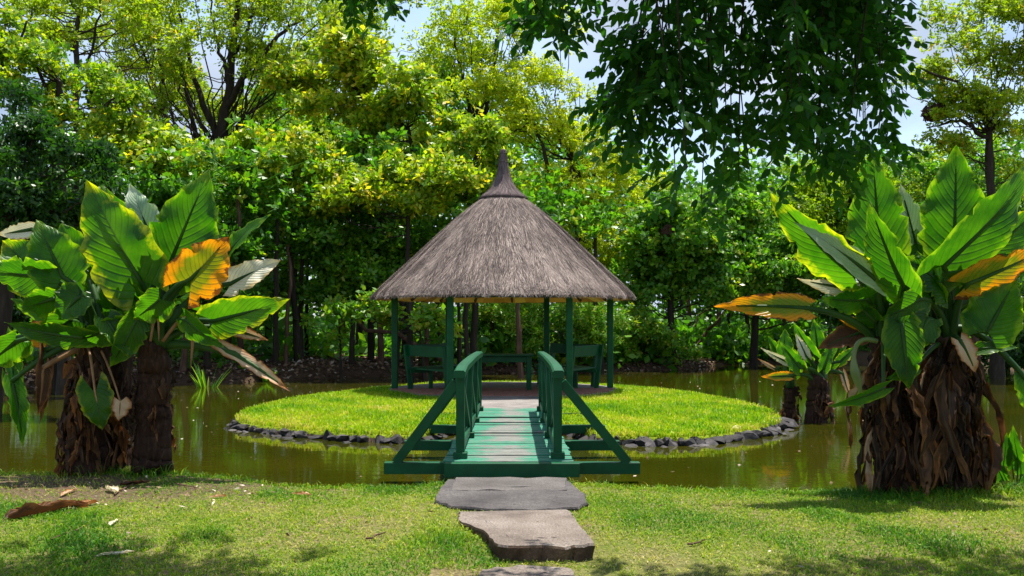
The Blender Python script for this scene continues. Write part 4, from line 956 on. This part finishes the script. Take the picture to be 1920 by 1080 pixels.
# shaded mid storey
us = 'understorey_tree'
T('dark green understorey tree behind the orange arum leaf', 30.5, 500, [(470, 390, 80, 45), (550, 410, 80, 45), (500, 460, 90, 45), (430, 440, 60, 40), (580, 480, 70, 45), (520, 530, 80, 35)], (.25, .07), 'leaf_green', 111, us, 30, 9, .10)
T('dark green understorey tree left of the gazebo eave', 30, 660, [(630, 430, 80, 40), (700, 440, 80, 45), (660, 490, 90, 45), (610, 530, 70, 40), (700, 530, 80, 40), (740, 480, 50, 40)], (.25, .07), 'leaf_green', 112, us, 30, 9, .10)
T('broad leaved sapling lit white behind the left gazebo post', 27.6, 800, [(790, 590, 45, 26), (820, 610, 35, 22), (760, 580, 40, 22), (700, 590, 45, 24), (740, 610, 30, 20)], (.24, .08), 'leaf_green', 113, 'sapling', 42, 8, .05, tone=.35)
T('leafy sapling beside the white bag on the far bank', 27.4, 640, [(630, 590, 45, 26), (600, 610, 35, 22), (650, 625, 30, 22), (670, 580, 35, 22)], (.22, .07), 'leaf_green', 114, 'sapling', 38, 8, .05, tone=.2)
T('feathery green undergrowth tree seen through the gazebo', 32.5, 960, [(920, 595, 60, 35), (985, 590, 60, 35), (1050, 595, 60, 40), (1110, 600, 55, 45), (1000, 640, 60, 30), (1090, 640, 60, 30)], (.20, .03), 'leaf_green', 115, us, 40, 12, .08, tone=.2)
T('shaded understorey tree between gazebo roof and lime tree', 31.5, 830, [(800, 450, 60, 40), (780, 520, 60, 40), (860, 430, 50, 40), (740, 560, 50, 30)], (.24, .07), 'leaf_green', 116, us, 30, 9, .09)
# right hand thicket
T('dense glossy green tree overhanging water right of the gazebo', 35, 1260, [(1230, 400, 65, 45), (1300, 400, 80, 45), (1250, 460, 85, 45), (1330, 470, 80, 45), (1220, 520, 70, 45), (1290, 520, 70, 40), (1200, 455, 50, 40), (1180, 540, 50, 40), (1340, 530, 60, 30)], (.24, .085), 'leaf_green', 117, 'dense_tree', 36, 9, .16, tone=.08, up=.35)
T('dense broad leaved tree shading the dark water inlet', 36.5, 1410, [(1400, 400, 80, 45), (1450, 450, 75, 45), (1390, 480, 80, 45), (1470, 500, 70, 45), (1420, 540, 80, 35), (1500, 440, 60, 45), (1360, 420, 60, 45), (1530, 520, 60, 40)], (.24, .085), 'leaf_green', 118, 'dense_tree', 36, 9, .18, tone=.05, up=.35)
T('low mound of bright groundcover spilling to the water right of the gazebo', 34, 1210, [(1190, 600, 50, 35), (1215, 640, 60, 30), (1180, 660, 45, 25), (1260, 668, 45, 18), (1240, 650, 40, 22)], (.17, .06), 'leaf_green', 119, 'shrub', 60, 9, .05, cat='shrub', tone=.22, up=.5)
T('mottled tree behind the tall right arum leaves', 41, 1600, [(1540, 330, 90, 50), (1620, 340, 90, 55), (1690, 380, 80, 55), (1560, 410, 90, 50), (1650, 440, 90, 50), (1580, 480, 80, 50), (1720, 300, 60, 40), (1480, 370, 60, 40)], (.22, .06), 'leaf_lime', 120, 'dense_tree', 26, 9, .2, tier=False, tone=-.25)
T('light green spreading tree with brown nest in the right corner', 29, 1870, [(1800, 60, 80, 35), (1880, 30, 80, 45), (1765, 125, 75, 32), (1850, 130, 80, 45), (1755, 205, 60, 30), (1840, 210, 80, 40), (1910, 150, 60, 50), (1905, 240, 60, 50), (1940, 60, 60, 60), (1790, 270, 60, 35), (1700, 160, 30, 20)],
  (.16, .045), 'leaf_olive', 121, 'spreading_tree', 40, 10, .22, [(.10, [(1865, 420, 0), (1860, 300, 0), (1850, 220, 0), (1800, 160, -.5), (1730, 130, -.8)]), (.07, [(1855, 260, 0), (1800, 225, -.4), (1740, 240, -.6)])], trunk_top=(1855, 250), tone=.05)
T('dim brownish tree crown under the spreading right tree', 31, 1830, [(1760, 330, 70, 40), (1840, 320, 80, 50), (1900, 350, 70, 60), (1800, 400, 80, 50), (1880, 430, 70, 50), (1750, 440, 60, 40), (1700, 470, 60, 40), (1900, 520, 70, 50), (1820, 500, 70, 50)], (.2, .055), 'leaf_green', 122, us, 26, 9, .14, barkm='bark_red', tone=.1)
# left dark trees
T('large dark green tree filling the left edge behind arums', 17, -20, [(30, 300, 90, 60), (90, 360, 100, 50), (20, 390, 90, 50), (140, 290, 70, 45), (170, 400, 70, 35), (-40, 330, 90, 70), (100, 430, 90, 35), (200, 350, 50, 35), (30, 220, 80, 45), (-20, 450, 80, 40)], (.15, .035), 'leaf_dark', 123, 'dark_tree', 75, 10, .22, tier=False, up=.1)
T('sunlit yellow green tree at the top left corner', 22, 120, [(60, 120, 80, 35), (140, 140, 80, 35), (210, 170, 70, 30), (30, 170, 70, 35), (110, 200, 80, 35), (200, 230, 60, 30), (20, 60, 60, 30), (-20, 110, 70, 60), (250, 250, 40, 25)], (.16, .055), 'leaf_tier', 124, tl, 48, 9, .16, [(.06, [(120, 300, 0), (90, 180, 0), (40, 70, 0), (60, 20, 0)]), (.05, [(130, 300, 0), (180, 210, 0), (250, 150, 0)])], tone=-.02)
T('dark ivy hung tree stump crown beside the sunlit left tree', 26, 205, [(205, 170, 38, 30), (210, 205, 35, 30), (195, 235, 30, 22)], (.18, .06), 'leaf_dark', 125, 'dark_tree', 80, 9, .12, tier=False)
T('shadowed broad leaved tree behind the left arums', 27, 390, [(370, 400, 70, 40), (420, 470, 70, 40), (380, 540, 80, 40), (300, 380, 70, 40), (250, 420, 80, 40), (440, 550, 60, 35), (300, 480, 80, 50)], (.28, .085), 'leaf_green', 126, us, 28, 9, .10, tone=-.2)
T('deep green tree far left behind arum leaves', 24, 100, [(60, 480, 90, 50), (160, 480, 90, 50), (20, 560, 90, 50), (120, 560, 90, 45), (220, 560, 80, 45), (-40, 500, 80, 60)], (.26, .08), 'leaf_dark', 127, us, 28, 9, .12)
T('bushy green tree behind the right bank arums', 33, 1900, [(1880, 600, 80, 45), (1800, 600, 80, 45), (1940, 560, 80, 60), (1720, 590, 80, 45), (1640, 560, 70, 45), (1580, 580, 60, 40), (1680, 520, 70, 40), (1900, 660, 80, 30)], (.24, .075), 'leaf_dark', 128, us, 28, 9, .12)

T('hazy pale tree far behind the airy forked trunk', 44, 470, [(300, 160, 90, 50), (380, 200, 80, 45), (500, 190, 90, 45), (560, 140, 90, 50), (620, 60, 90, 45), (680, 30, 80, 45), (460, 240, 90, 40), (250, 200, 70, 45), (160, 60, 60, 40)], (.22, .07), 'leaf_olive', 131, 'airy_tree', 24, 9, .22, tier=False, gap=-.05)
T('green tree crown filling between layered tops', 39, 700, [(640, 240, 80, 40), (700, 280, 80, 40), (600, 260, 70, 40), (560, 220, 60, 35), (800, 280, 70, 40), (840, 160, 60, 50)], (.22, .07), 'leaf_green', 132, 'dense_tree', 26, 9, .2, tier=False, tone=.25)
T('yellow green tree crown between left layered tiers', 31, 420, [(400, 300, 60, 28), (430, 345, 60, 28), (360, 350, 60, 28), (470, 365, 50, 25), (330, 340, 50, 25)], (.24, .07), 'leaf_tier', 133, tl, 36, 10, .11, tone=.0)
T('thin topped tree filling the upper left corner sky', 30, 140, [(40, 10, 70, 30), (150, -10, 80, 30), (250, 20, 70, 30), (90, 60, 50, 22), (300, 70, 60, 30)], (.18, .055), 'leaf_olive', 134, 'airy_tree', 26, 9, .16, [(.06, [(130, 200, 0), (90, 60, 0), (10, 20, 0)]), (.06, [(140, 200, 0), (180, 60, 0), (190, -30, 0)])], tier=False, gap=-.05)
# slender thicket stems on the far bank: look-alike saplings
rs = np.random.default_rng(77)
stem_v = []
for s in range(4):
    r = np.random.default_rng(300+s); b = MB(); n = 9; t = np.linspace(0, 1, n); pa = np.column_stack([np.cumsum(r.normal(size=n))*.05, np.cumsum(r.normal(size=n))*.04, -.15+t*5.4]); b.tube(pa, np.linspace(.10, .05, n)*(1+.12*r.normal(size=n)), 7, .5, False, .05, r)
    o = b.build('trunk', M['bark_red' if s % 2 else 'bark']); c = MB()
    cen = pa[-1]+r.normal(size=(46, 3))*np.array([.75, .75, .5])+np.array([0, 0, .2]); v, q, rn = leaves_at(cen, r.normal(size=(46, 3))*.5+[0, 0, .6], 9, .24, .07, r, tone=-.05); c.add(v, q, rn)
    for k in cen[:12]: limb(c, pa[-1]-[0, 0, .4], k, .02, .008, r, 4, 4)
    o2 = c.build('crown', M['leaf_green']); stem_v.append((o.data, o2.data)); bpy.data.objects.remove(o); bpy.data.objects.remove(o2)
def sap(px, Y, s, v, where, zs=1.0):
    X = (px-960)/F*Y
    e = empty('slender_tree', (X, Y, float(gh(X, Y))), 'slender brown stemmed tree '+where, 'tree', 'slender trees '+where)
    e.scale = (s, s, s*zs); e.rotation_euler = (rs.uniform(-.05, .05), rs.uniform(-.05, .05), rs.uniform(0, 6.28))
    for nm, me in zip(('trunk', 'crown'), stem_v[v]):
        o = bpy.data.objects.new(nm, me); COL.objects.link(o); o.parent = e
for px in (428, 455, 505, 513, 540, 556, 562, 580, 640, 652, 690, 715, 745, 765, 800, 868, 888, 930, 985, 1010, 1030, 1090, 1128):
    sap(px+rs.uniform(-4, 4), rs.uniform(28.5, 34.5) if px > 560 else rs.uniform(27, 31), rs.uniform(.75, 1.15), int(rs.integers(4)), 'on the littered bank left of the gazebo' if px < 742 else 'in the thicket seen through the gazebo')
for px in (1285, 1300, 1320, 1345, 1372, 1400, 1440, 1465, 1500, 1560, 1630, 1690, 1830, 1900):
    sap(px+rs.uniform(-6, 6), rs.uniform(40, 44), rs.uniform(.9, 1.2), int(rs.integers(4)), 'in the dark inlet behind the right bank')
for px in (20, 90, 150, 240, 300, 345, 385): sap(px, rs.uniform(26, 29), rs.uniform(.8, 1.1), int(rs.integers(4)), 'behind the left bank arums')
# leaning dead limbs in the inlet
for (x0, y0, x1, y1, Y, r0) in ((1310, 640, 1360, 590, 38.5, .10), (1290, 625, 1312, 600, 38, .06), (700, 615, 775, 655, 30, .12)):
    b = MB(); limb(b, P(x0, y0, Y), P(x1, y1, Y), r0, r0*.5, rs); p0 = P(x1, y1, Y)
    a_, c_ = (P(x0, y0, Y), P(x1, y1, Y)); lo = a_ if a_[2] < c_[2] else c_
    b2 = MB(); hi = c_ if a_[2] < c_[2] else a_; dirn = unit(hi-lo); g = lo-dirn*max(0, (lo[2]-float(gh(lo[0], lo[1]))+.1)/max(dirn[2], .2))
    limb(b2, g, hi+dirn*.6, r0, r0*.45, rs, 7)
    tag(b2.build('fallen_limb', M['bark_red'], origin=g), {1310: 'long leaning bare limb over the dark inlet', 1290: 'short leaning bare limb in the dark inlet', 700: 'thick leaning trunk propped in the thicket left of the gazebo'}[x0], 'branch')

# far wood behind everything
r = np.random.default_rng(500); m = 17000
X = r.uniform(-42, 42, m); Yw = r.uniform(47, 54, m); hmax = np.interp(X, [-42, -20, -14, -8, -2, 4, 9, 16, 22, 42], [10.5, 9.5, 9.5, 11, 13, 11, 9.2, 9.5, 10.5, 11])
z = .3+(hmax+1.3*sines(41, 7, .5)(np.column_stack([X, Yw, Yw*0])))*r.random(m)**.8
cen = np.column_stack([X, Yw, z])
X = r.uniform(-20, 22, 5200); Yu = y_far(X)+2.2+r.random(5200)*np.clip(46-y_far(X)-2.2, 1, 30); Zu = gh(X, Yu)+np.clip(.3+1.3*sines(43, 8, .8)(np.column_stack([X, Yu, Yu*0]))+.05*(Yu-y_far(X)), .1, 3)*r.random(5200)
X2 = r.uniform(-3, 13, 1600); Y2 = y_far(X2)+.5+r.random(1600)*2.5; keep2 = sines(47, 7, .9)(np.column_stack([X2, Y2, Y2*0])) > -.15; X2, Y2 = X2[keep2], Y2[keep2]
cen = np.concatenate([cen, np.column_stack([X, Yu, Zu]), np.column_stack([X2, Y2, gh(X2, Y2)+.1+.7*r.random(len(X2))])]); m = len(cen)
v, q, rn = leaves_at(cen, r.normal(size=(m, 3))*.6+[0, -.2, .5], 6, .40, .13, r, tone=-.12, rad=.3)
b = MB(); b.add(v, q, rn); tag(b.build('far_wood', M['leaf_green']), 'dim leafy wood closing the view behind the trees', 'wood', kind='stuff')

# ------------------------------------------------------------------ overhanging tree (trunk right behind the viewer, sprays in view)
rng = np.random.default_rng(900)
ob = np.array([5.6, -1.2, -.15]); ot = empty('overhanging_tree', ob, 'dark leafy boughs of a tree hanging down from above the pond view', 'tree')
tb_ = MB(); fork = np.array([5.0, .6, 3.4])
tb_.tube(bez(ob, np.array([5.7, -.6, 1.8]), fork, 12), np.linspace(.34, .22, 12), 12, .5, False, .05, rng)
boughs = [bez(fork, np.array([4.2, 3.0, 5.6]), np.array([2.2, 6.2, 4.35]), 16), bez(fork, np.array([3.2, 2.6, 5.4]), np.array([.4, 6.0, 4.25]), 16), bez(fork, np.array([2.0, 2.5, 5.8]), np.array([-1.6, 7.2, 4.6]), 18), bez(fork, np.array([5.5, 3.4, 5.6]), np.array([3.9, 6.6, 4.6]), 14)]
for bo_ in boughs: tb_.tube(bo_, np.linspace(.13, .035, len(bo_)), 8, .5, False)
def pinnate(cen, dirs, npair, rl, L0, W0, rng, cb, droop=.5):
    for c, d in zip(cen, dirs):
        d = unit(d); n = 6; t = np.linspace(0, 1, n)[:, None]
        pa = c+d*rl*t+np.array([0, 0, -1])*(droop*rl*t**2)*.5
        tg = unit(np.gradient(pa, axis=0)); sd0 = unit(np.cross(tg[2], [0.02, .03, 1])+rng.normal(size=3)*.25)
        k = npair; s = np.linspace(.18, 1, k); base = np.column_stack([np.interp(s, t[:, 0], pa[:, a]) for a in range(3)])
        for sg in (-1, 1):
            ld = unit(sd0*sg*.8+tg[3]*.45+np.array([0, 0, -.45])+rng.normal(size=(k, 3))*.22)
            pl = unit(np.cross(ld, tg[3]+rng.normal(size=(k, 3))*.3)); sd = np.cross(ld, pl)
            l_ = L0*rng.uniform(.75, 1.1, (k, 1)); w_ = W0*rng.uniform(.8, 1.1, (k, 1))
            v = np.stack([base, base+ld*l_*.32+sd*w_+pl*.003, base+ld*l_*.7+sd*w_*.72, base+ld*l_, base+ld*l_*.7-sd*w_*.72, base+ld*l_*.32-sd*w_], 1).reshape(-1, 3); i0 = np.arange(k)*6
            cb.add(v, np.concatenate([np.stack([i0, i0+1, i0+2, i0+5], 1), np.stack([i0+5, i0+2, i0+3, i0+4], 1)]), np.tile(np.clip(.45+.25*rng.normal(size=k), 0, 1), 2))
cb = MB()
# hanging sprays: curtain described by strands (photo px top, bottom, reach)
strands = []
for _ in range(44):
    px = rng.uniform(1215, 1650); low = np.interp(px, [1120, 1180, 1260, 1350, 1450, 1550, 1640, 1720], [240, 370, 390, 395, 330, 300, 290, 240])
    strands.append((px+rng.uniform(-20, 20), low*rng.uniform(.35, 1.0), rng.uniform(5.3, 6.6)))
for _ in range(6): strands.append((rng.uniform(1000, 1060), rng.uniform(0, 65), rng.uniform(5.6, 6.4)))
for _ in range(6): strands.append((rng.uniform(1150, 1200), rng.uniform(190, 260), rng.uniform(5.5, 6.2)))
for _ in range(7): strands.append((rng.uniform(650, 725), rng.uniform(-50, 0), rng.uniform(6.0, 6.8)))
allb = np.concatenate(boughs)
for px, low, Y in strands:
    e = P(px, low, Y); h0 = P(max(px, 1245 if low > 100 else 0)+rng.uniform(-50, 60), -60, Y)+np.array([0, rng.uniform(-.2, .2), rng.uniform(.1, .5)])
    j = np.argmin(((allb-h0)**2).sum(1)); path = np.concatenate([bez(allb[j], (allb[j]+h0)/2+[0, 0, .15], h0, 5)[:-1], bez(h0, h0+[rng.uniform(-.1, .1), 0, -.2], e, 8)])
    tb_.tube(path, np.linspace(.014, .003, len(path)), 5, .5, False)
    L_ = np.linalg.norm(e-h0); m = int(4+L_*9); f = rng.random(m)**.85; f[0] = 1
    if 1140 < px < 1202 and low > 100: f = .55+.45*f
    cen = np.array([[np.interp(x_, np.linspace(0, 1, 8), path[4:, c]) for c in range(3)] for x_ in f])
    dirs = rng.normal(size=(m, 3))*np.array([1, .7, .35])+np.array([0, -.1, -.45])
    pinnate(cen, dirs, 6, .27, .094, .021, rng, cb)
# canopy above the frame
for (cx, cy, cz, rx, ry, rz, m) in ((1.7, 6.0, 5.0, 2.4, 1.5, .75, 430), (3.9, 5.2, 5.3, 1.8, 1.8, .9, 230), (-1.5, 7.3, 5.15, 1.1, .75, .5, 90), (2.5, 3.0, 5.6, 2.6, 1.6, .9, 180), (.3, 4.6, 5.2, 1.6, 1.2, .6, 120), (3.7, 7.3, 5.3, 1.3, .6, .45, 80), (-2.6, 7.5, 5.4, 1.0, .6, .4, 60)):
    d = unit(rng.normal(size=(m, 3)))*rng.random((m, 1))**.4; cen = np.array([cx, cy, cz])+d*[rx, ry, rz]
    ok = cen[:, 2] > EYE+cen[:, 1]*(HOR+40)/F+.36; cen = cen[ok]
    pinnate(cen, rng.normal(size=cen.shape)*[1, 1, .4], 6, .32, .12, .028, rng, cb, .3)
    for c in cen[::6]:
        j = np.argmin(((allb-c)**2).sum(1)); limb(tb_, allb[j], c, .02, .006, rng, 4, 4)
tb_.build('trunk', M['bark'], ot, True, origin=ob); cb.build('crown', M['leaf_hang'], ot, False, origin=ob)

# ------------------------------------------------------------------ small things on the banks
r = np.random.default_rng(640)
n = 15000; X = r.uniform(-14, 8, n); Yl = y_far(X)+r.uniform(-.4, 5.5, n); cen = np.column_stack([X, Yl, gh(X, Yl)+.03])
v, q, rn = leaves_at(cen, r.normal(size=(n, 3))*.25+[0, 0, 1], 1, .16, .05, r, (1.2, 1.9), .1, tonev=.3, rad=.02)
b = MB(); b.add(v, q, rn); tag(b.build('leaf_litter', M['litter']), 'brown fallen leaves carpeting the far bank', 'leaf litter', kind='stuff')
n = 2600; X = r.uniform(-5.2, 5, n); Yl = r.uniform(5.8, 9.2, n); ok = (Yl < y_shore(X)-.1); ok &= (r.random(n) < np.clip(.07+.9*np.clip(1.3-np.hypot((X+3.4)/2.2, (Yl-8.8)/1.2), 0, 1), 0, 1)); X, Yl = X[ok], Yl[ok]; n = len(X)
cen = np.column_stack([X, Yl, gh(X, Yl)+.02]); v, q, rn = leaves_at(cen, r.normal(size=(n, 3))*.25+[0, 0, 1], 1, .06, .010, r, (1.2, 1.9), .1, tone=.15, tonev=.3, rad=.01)
b = MB(); b.add(v, q, rn); tag(b.build('lawn_litter', M['litter']), 'scattered dry leaf scraps on the shaded lawn', 'leaf litter', kind='stuff')
n = 420; X = r.uniform(-7, 7, n); Yl = r.uniform(9.2, 27, n); ok = ~in_island(X, Yl, 1.06) & (Yl > y_shore(X)+.15); X, Yl = X[ok], Yl[ok]; n = len(X)
cen = np.column_stack([X, Yl, np.full(n, WZ+.006)]); v, q, rn = leaves_at(cen, np.tile([0, 0, 1.0], (n, 1)), 1, .05, .014, r, (1.5, 1.6), .0, tone=.2, tonev=.3, rad=.0)
b = MB(); b.add(v, q, rn); tag(b.build('floating_leaves', M['litter']), 'tiny dry leaves and specks floating on the pond', 'leaf litter', kind='stuff')
def scrap(name, px0, py0, px1, py1, wd, label, mat='arum_tan', curl=.5, seed=0, group=None):
    rr = np.random.default_rng(seed); a = GP(px0, py0); c = GP(px1, py1); ns, nu = 11, 6; S = np.linspace(0, 1, ns); U = np.linspace(-1, 1, nu)
    ax = unit(c-a); sd = np.array([-ax[1], ax[0], 0]); L_ = np.linalg.norm(c-a); mid = a*(1-S[:, None])+c*S[:, None]
    w_ = wd*np.interp(S, [0, .15, .5, .85, 1], [.4, .9, 1, .8, .2])*(1+.12*np.sin(S*7+rr.random()*6)+.05*rr.normal(size=ns)); V = mid[:, None]+sd*(w_[:, None]*np.sin(U*(1+curl))[None]/1.2)[..., None]
    V[..., 2] = gh(V[..., 0], V[..., 1])+.012+w_[:, None]*(1-np.cos(U*(1+curl)))[None]*.7+.35*wd*np.abs(rr.normal(size=(ns, nu)))
    b = MB(); i = np.arange(ns-1)[:, None]*nu; j = np.arange(nu-1)[None]
    b.add(V.reshape(-1, 3), np.stack([i+j, i+j+1, i+nu+j+1, i+nu+j], -1).reshape(-1, 4), .5, np.stack(np.broadcast_arrays((U[None]+1)/2, S[:, None]), -1).reshape(-1, 2))
    return tag(b.build(name, M[mat], None, True, origin=a), label, 'dry leaf', group)
scrap('dry_leaf_sheath', 12, 974, 150, 950, .075, 'big curled brown leaf sheath lying on the lawn left', 'arum_dead', .8, 1)
scrap('dry_leaf_sheath', 30, 962, 165, 948, .05, 'rough brown strip folded over the big curled leaf sheath', 'arum_rust', 1.2, 21)
scrap('dry_leaf_sheath', 90, 958, 182, 941, .04, 'thin pale strip lying along the big curled leaf sheath', 'arum_tan', .6, 2)
scrap('dry_leaf', 180, 1024, 252, 1017, .022, 'long whitish dry strip on the lawn below the sheath', 'arum_white', .4, 3)
scrap('dry_leaf', 205, 984, 222, 975, .02, 'short whitish dry scrap between the sheath and long strip', 'arum_white', .4, 4)
scrap('dry_leaf', 548, 930, 585, 932, .025, 'small tan dry leaf near the water in sunny grass', 'arum_tan', .4, 5)
scrap('dry_leaf', 395, 934, 425, 932, .025, 'small tan dry leaf near the tip of the trunk shadow', 'arum_tan', .4, 6)
scrap('dry_leaf', 200, 920, 222, 924, .045, 'crumpled white leaf at the foot of the bare arum trunk', 'arum_white', .7, 7)
scrap('dry_leaf', 225, 912, 280, 908, .04, 'flat brown leaf at the foot of the bare arum trunk', 'arum_dead', .3, 8)
scrap('dry_leaf', 115, 932, 145, 920, .025, 'narrow dry leaf above the curled sheath', 'arum_tan', .5, 9)
for k, (x0, y0, x1, y1) in enumerate(((95, 1003, 165, 985), (215, 928, 262, 905), (690, 1000, 722, 992), (330, 912, 365, 918), (1290, 1010, 1322, 1004))):
    b = MB(); p0, p1 = GP(x0, y0), GP(x1, y1); pa = np.array([p0*(1-f)+p1*f for f in np.linspace(0, 1, 6)])+r.normal(size=(6, 3))*.012; pa[:, 2] = gh(pa[:, 0], pa[:, 1])+.018
    b.tube(pa, np.linspace(.009, .004, 6), 5); tag(b.build('twig', M['bark_red'], origin=p0), ('thin brown twig below the curled leaf sheath', 'thin brown twig at the foot of the left arum trunks', 'short brown twig in the sunny lawn left of the path', 'bent brown twig at the water edge right of the bare arum trunk', 'short brown twig in the lawn right of the path')[k], 'twig')
# sword leaved reeds on the left bank
def swords(name, px, py, Y, n, h, label, mat, wd, seed, spread=.5):
    rr = np.random.default_rng(seed); base = P(px, py, Y); base[2] = float(gh(base[0], base[1]))
    pl = empty(name, base, label, 'plant')
    for k in range(n):
        a = rr.random()*6.28; L_ = h*rr.uniform(.6, 1.1); o_ = np.array([math.cos(a), math.sin(a), 0]); t = np.linspace(0, 1, 7)[:, None]; ln = rr.uniform(.15, spread)
        mid = base+o_*.1*rr.random()+o_*L_*ln*t**1.6+np.array([0, 0, 1])*L_*(t-.35*ln*t**2); sd = np.array([-o_[1], o_[0], 0]); w_ = wd*np.array([.7, 1, 1, .9, .7, .4, .02])[:, None]
        b = MB(); V = np.stack([mid-sd*w_, mid+o_*w_*.3, mid+sd*w_], 1).reshape(-1, 3); i = np.arange(6)[:, None]*3; j = np.arange(2)[None]
        b.add(V, np.stack([i+j, i+j+1, i+3+j+1, i+3+j], -1).reshape(-1, 4), rr.random()); b.build('leaf', M[mat], pl, True, origin=base)
swords('sword_plant', 388, 720, 24.6, 22, 1.25, 'pale sword leaved plant at the water edge behind left arum', 'leaf_green', .04, 1)
swords('sword_plant', 500, 690, 27.0, 16, .6, 'small fern like tuft on the littered bank', 'leaf_green', .05, 2, 1.0)
swords('sword_plant', 545, 730, 25.9, 12, .5, 'low green tuft at the waterline of the littered bank', 'leaf_green', .05, 3, 1.1)
swords('sword_plant', 945, 690, 32.3, 18, 1.2, 'green strap leaved tuft on the bank behind the table', 'leaf_green', .05, 4)
swords('sword_plant', 1045, 690, 32.8, 18, 1.1, 'green strap leaved tuft on the bank behind the right post', 'leaf_green', .05, 5)
# leafy seedling at the right edge
b0 = P(1905, 915, 8.9); b0[2] = float(gh(b0[0], b0[1])); sd_ = empty('seedling', b0, 'leafy green seedling at the water edge right of the arums', 'plant')
rr = np.random.default_rng(8)
for k, (tx_, ty_) in enumerate(((1868, 815), (1850, 850), (1895, 825), (1920, 840), (1912, 800), (1870, 860), (1935, 870))):
    e = P(tx_, ty_, 8.85+rr.uniform(-.15, .15)); st_ = b0*.35+e*.65; arum_blade(sd_, b0, st_, e+np.array([rr.uniform(-.1, .1), 0, .02]), .075, rr.uniform(-.6, .6), 'arum', seed=600+k, sr=.007, lobe=.05, arch=.1)
# crumpled bag, nests
def lump(name, c, s, mat, label, cat, seed, f=2.2, amp=.3):
    b = MB(); n, k = 12, 18; v = []
    for a_ in range(n):
        th = math.pi*(a_+.3)/(n-.4)
        for c_ in range(k): ph = 2*math.pi*c_/k; v.append([math.sin(th)*math.cos(ph), math.sin(th)*math.sin(ph), math.cos(th)])
    v = np.array(v); v = v*(1+amp*sines(seed, 9, f)(v)[:, None]+amp*.5*sines(seed+1, 9, f*2.5)(v)[:, None])*np.asarray(s)
    b.add(v+c, [[a_*k+c_, a_*k+(c_+1) % k, (a_+1)*k+(c_+1) % k, (a_+1)*k+c_][::-1] for a_ in range(n-1) for c_ in range(k)]); b.ngon(range(k)); b.ngon(range((n-1)*k, n*k))
    return tag(b.build(name, mat, origin=c), label, cat)
c = P(613, 663, 28.2); c[2] = float(gh(c[0], c[1]))+.13
lump('plastic_bag', c, (.33, .18, .15), M['plastic'], 'crumpled white and grey bag lying on the far bank', 'bag', 5)
def nest(c, s, label, seed):
    rr = np.random.default_rng(seed); b = MB()
    for k in range(160):
        d = unit(rr.normal(size=3)); t_ = unit(np.cross(d, rr.normal(size=3))); p0 = c+d*s*rr.uniform(.7, 1); b.tube(np.array([p0-t_*s[0]*.6, p0+d*.02, p0+t_*s[0]*.6-d*s*.25]), .014, 4, .5, False)
    return tag(b.build('bird_nest', M['bark_red'], origin=c), label, 'nest')
nest(P(1752, 212, 29.0), np.array([.36, .30, .24]), 'tangled brown nest of twigs in the light green right tree', 1)
nest(P(1252, 434, 34.0), np.array([.22, .22, .25]), 'round brown nest hanging in the glossy tree over the water', 2)
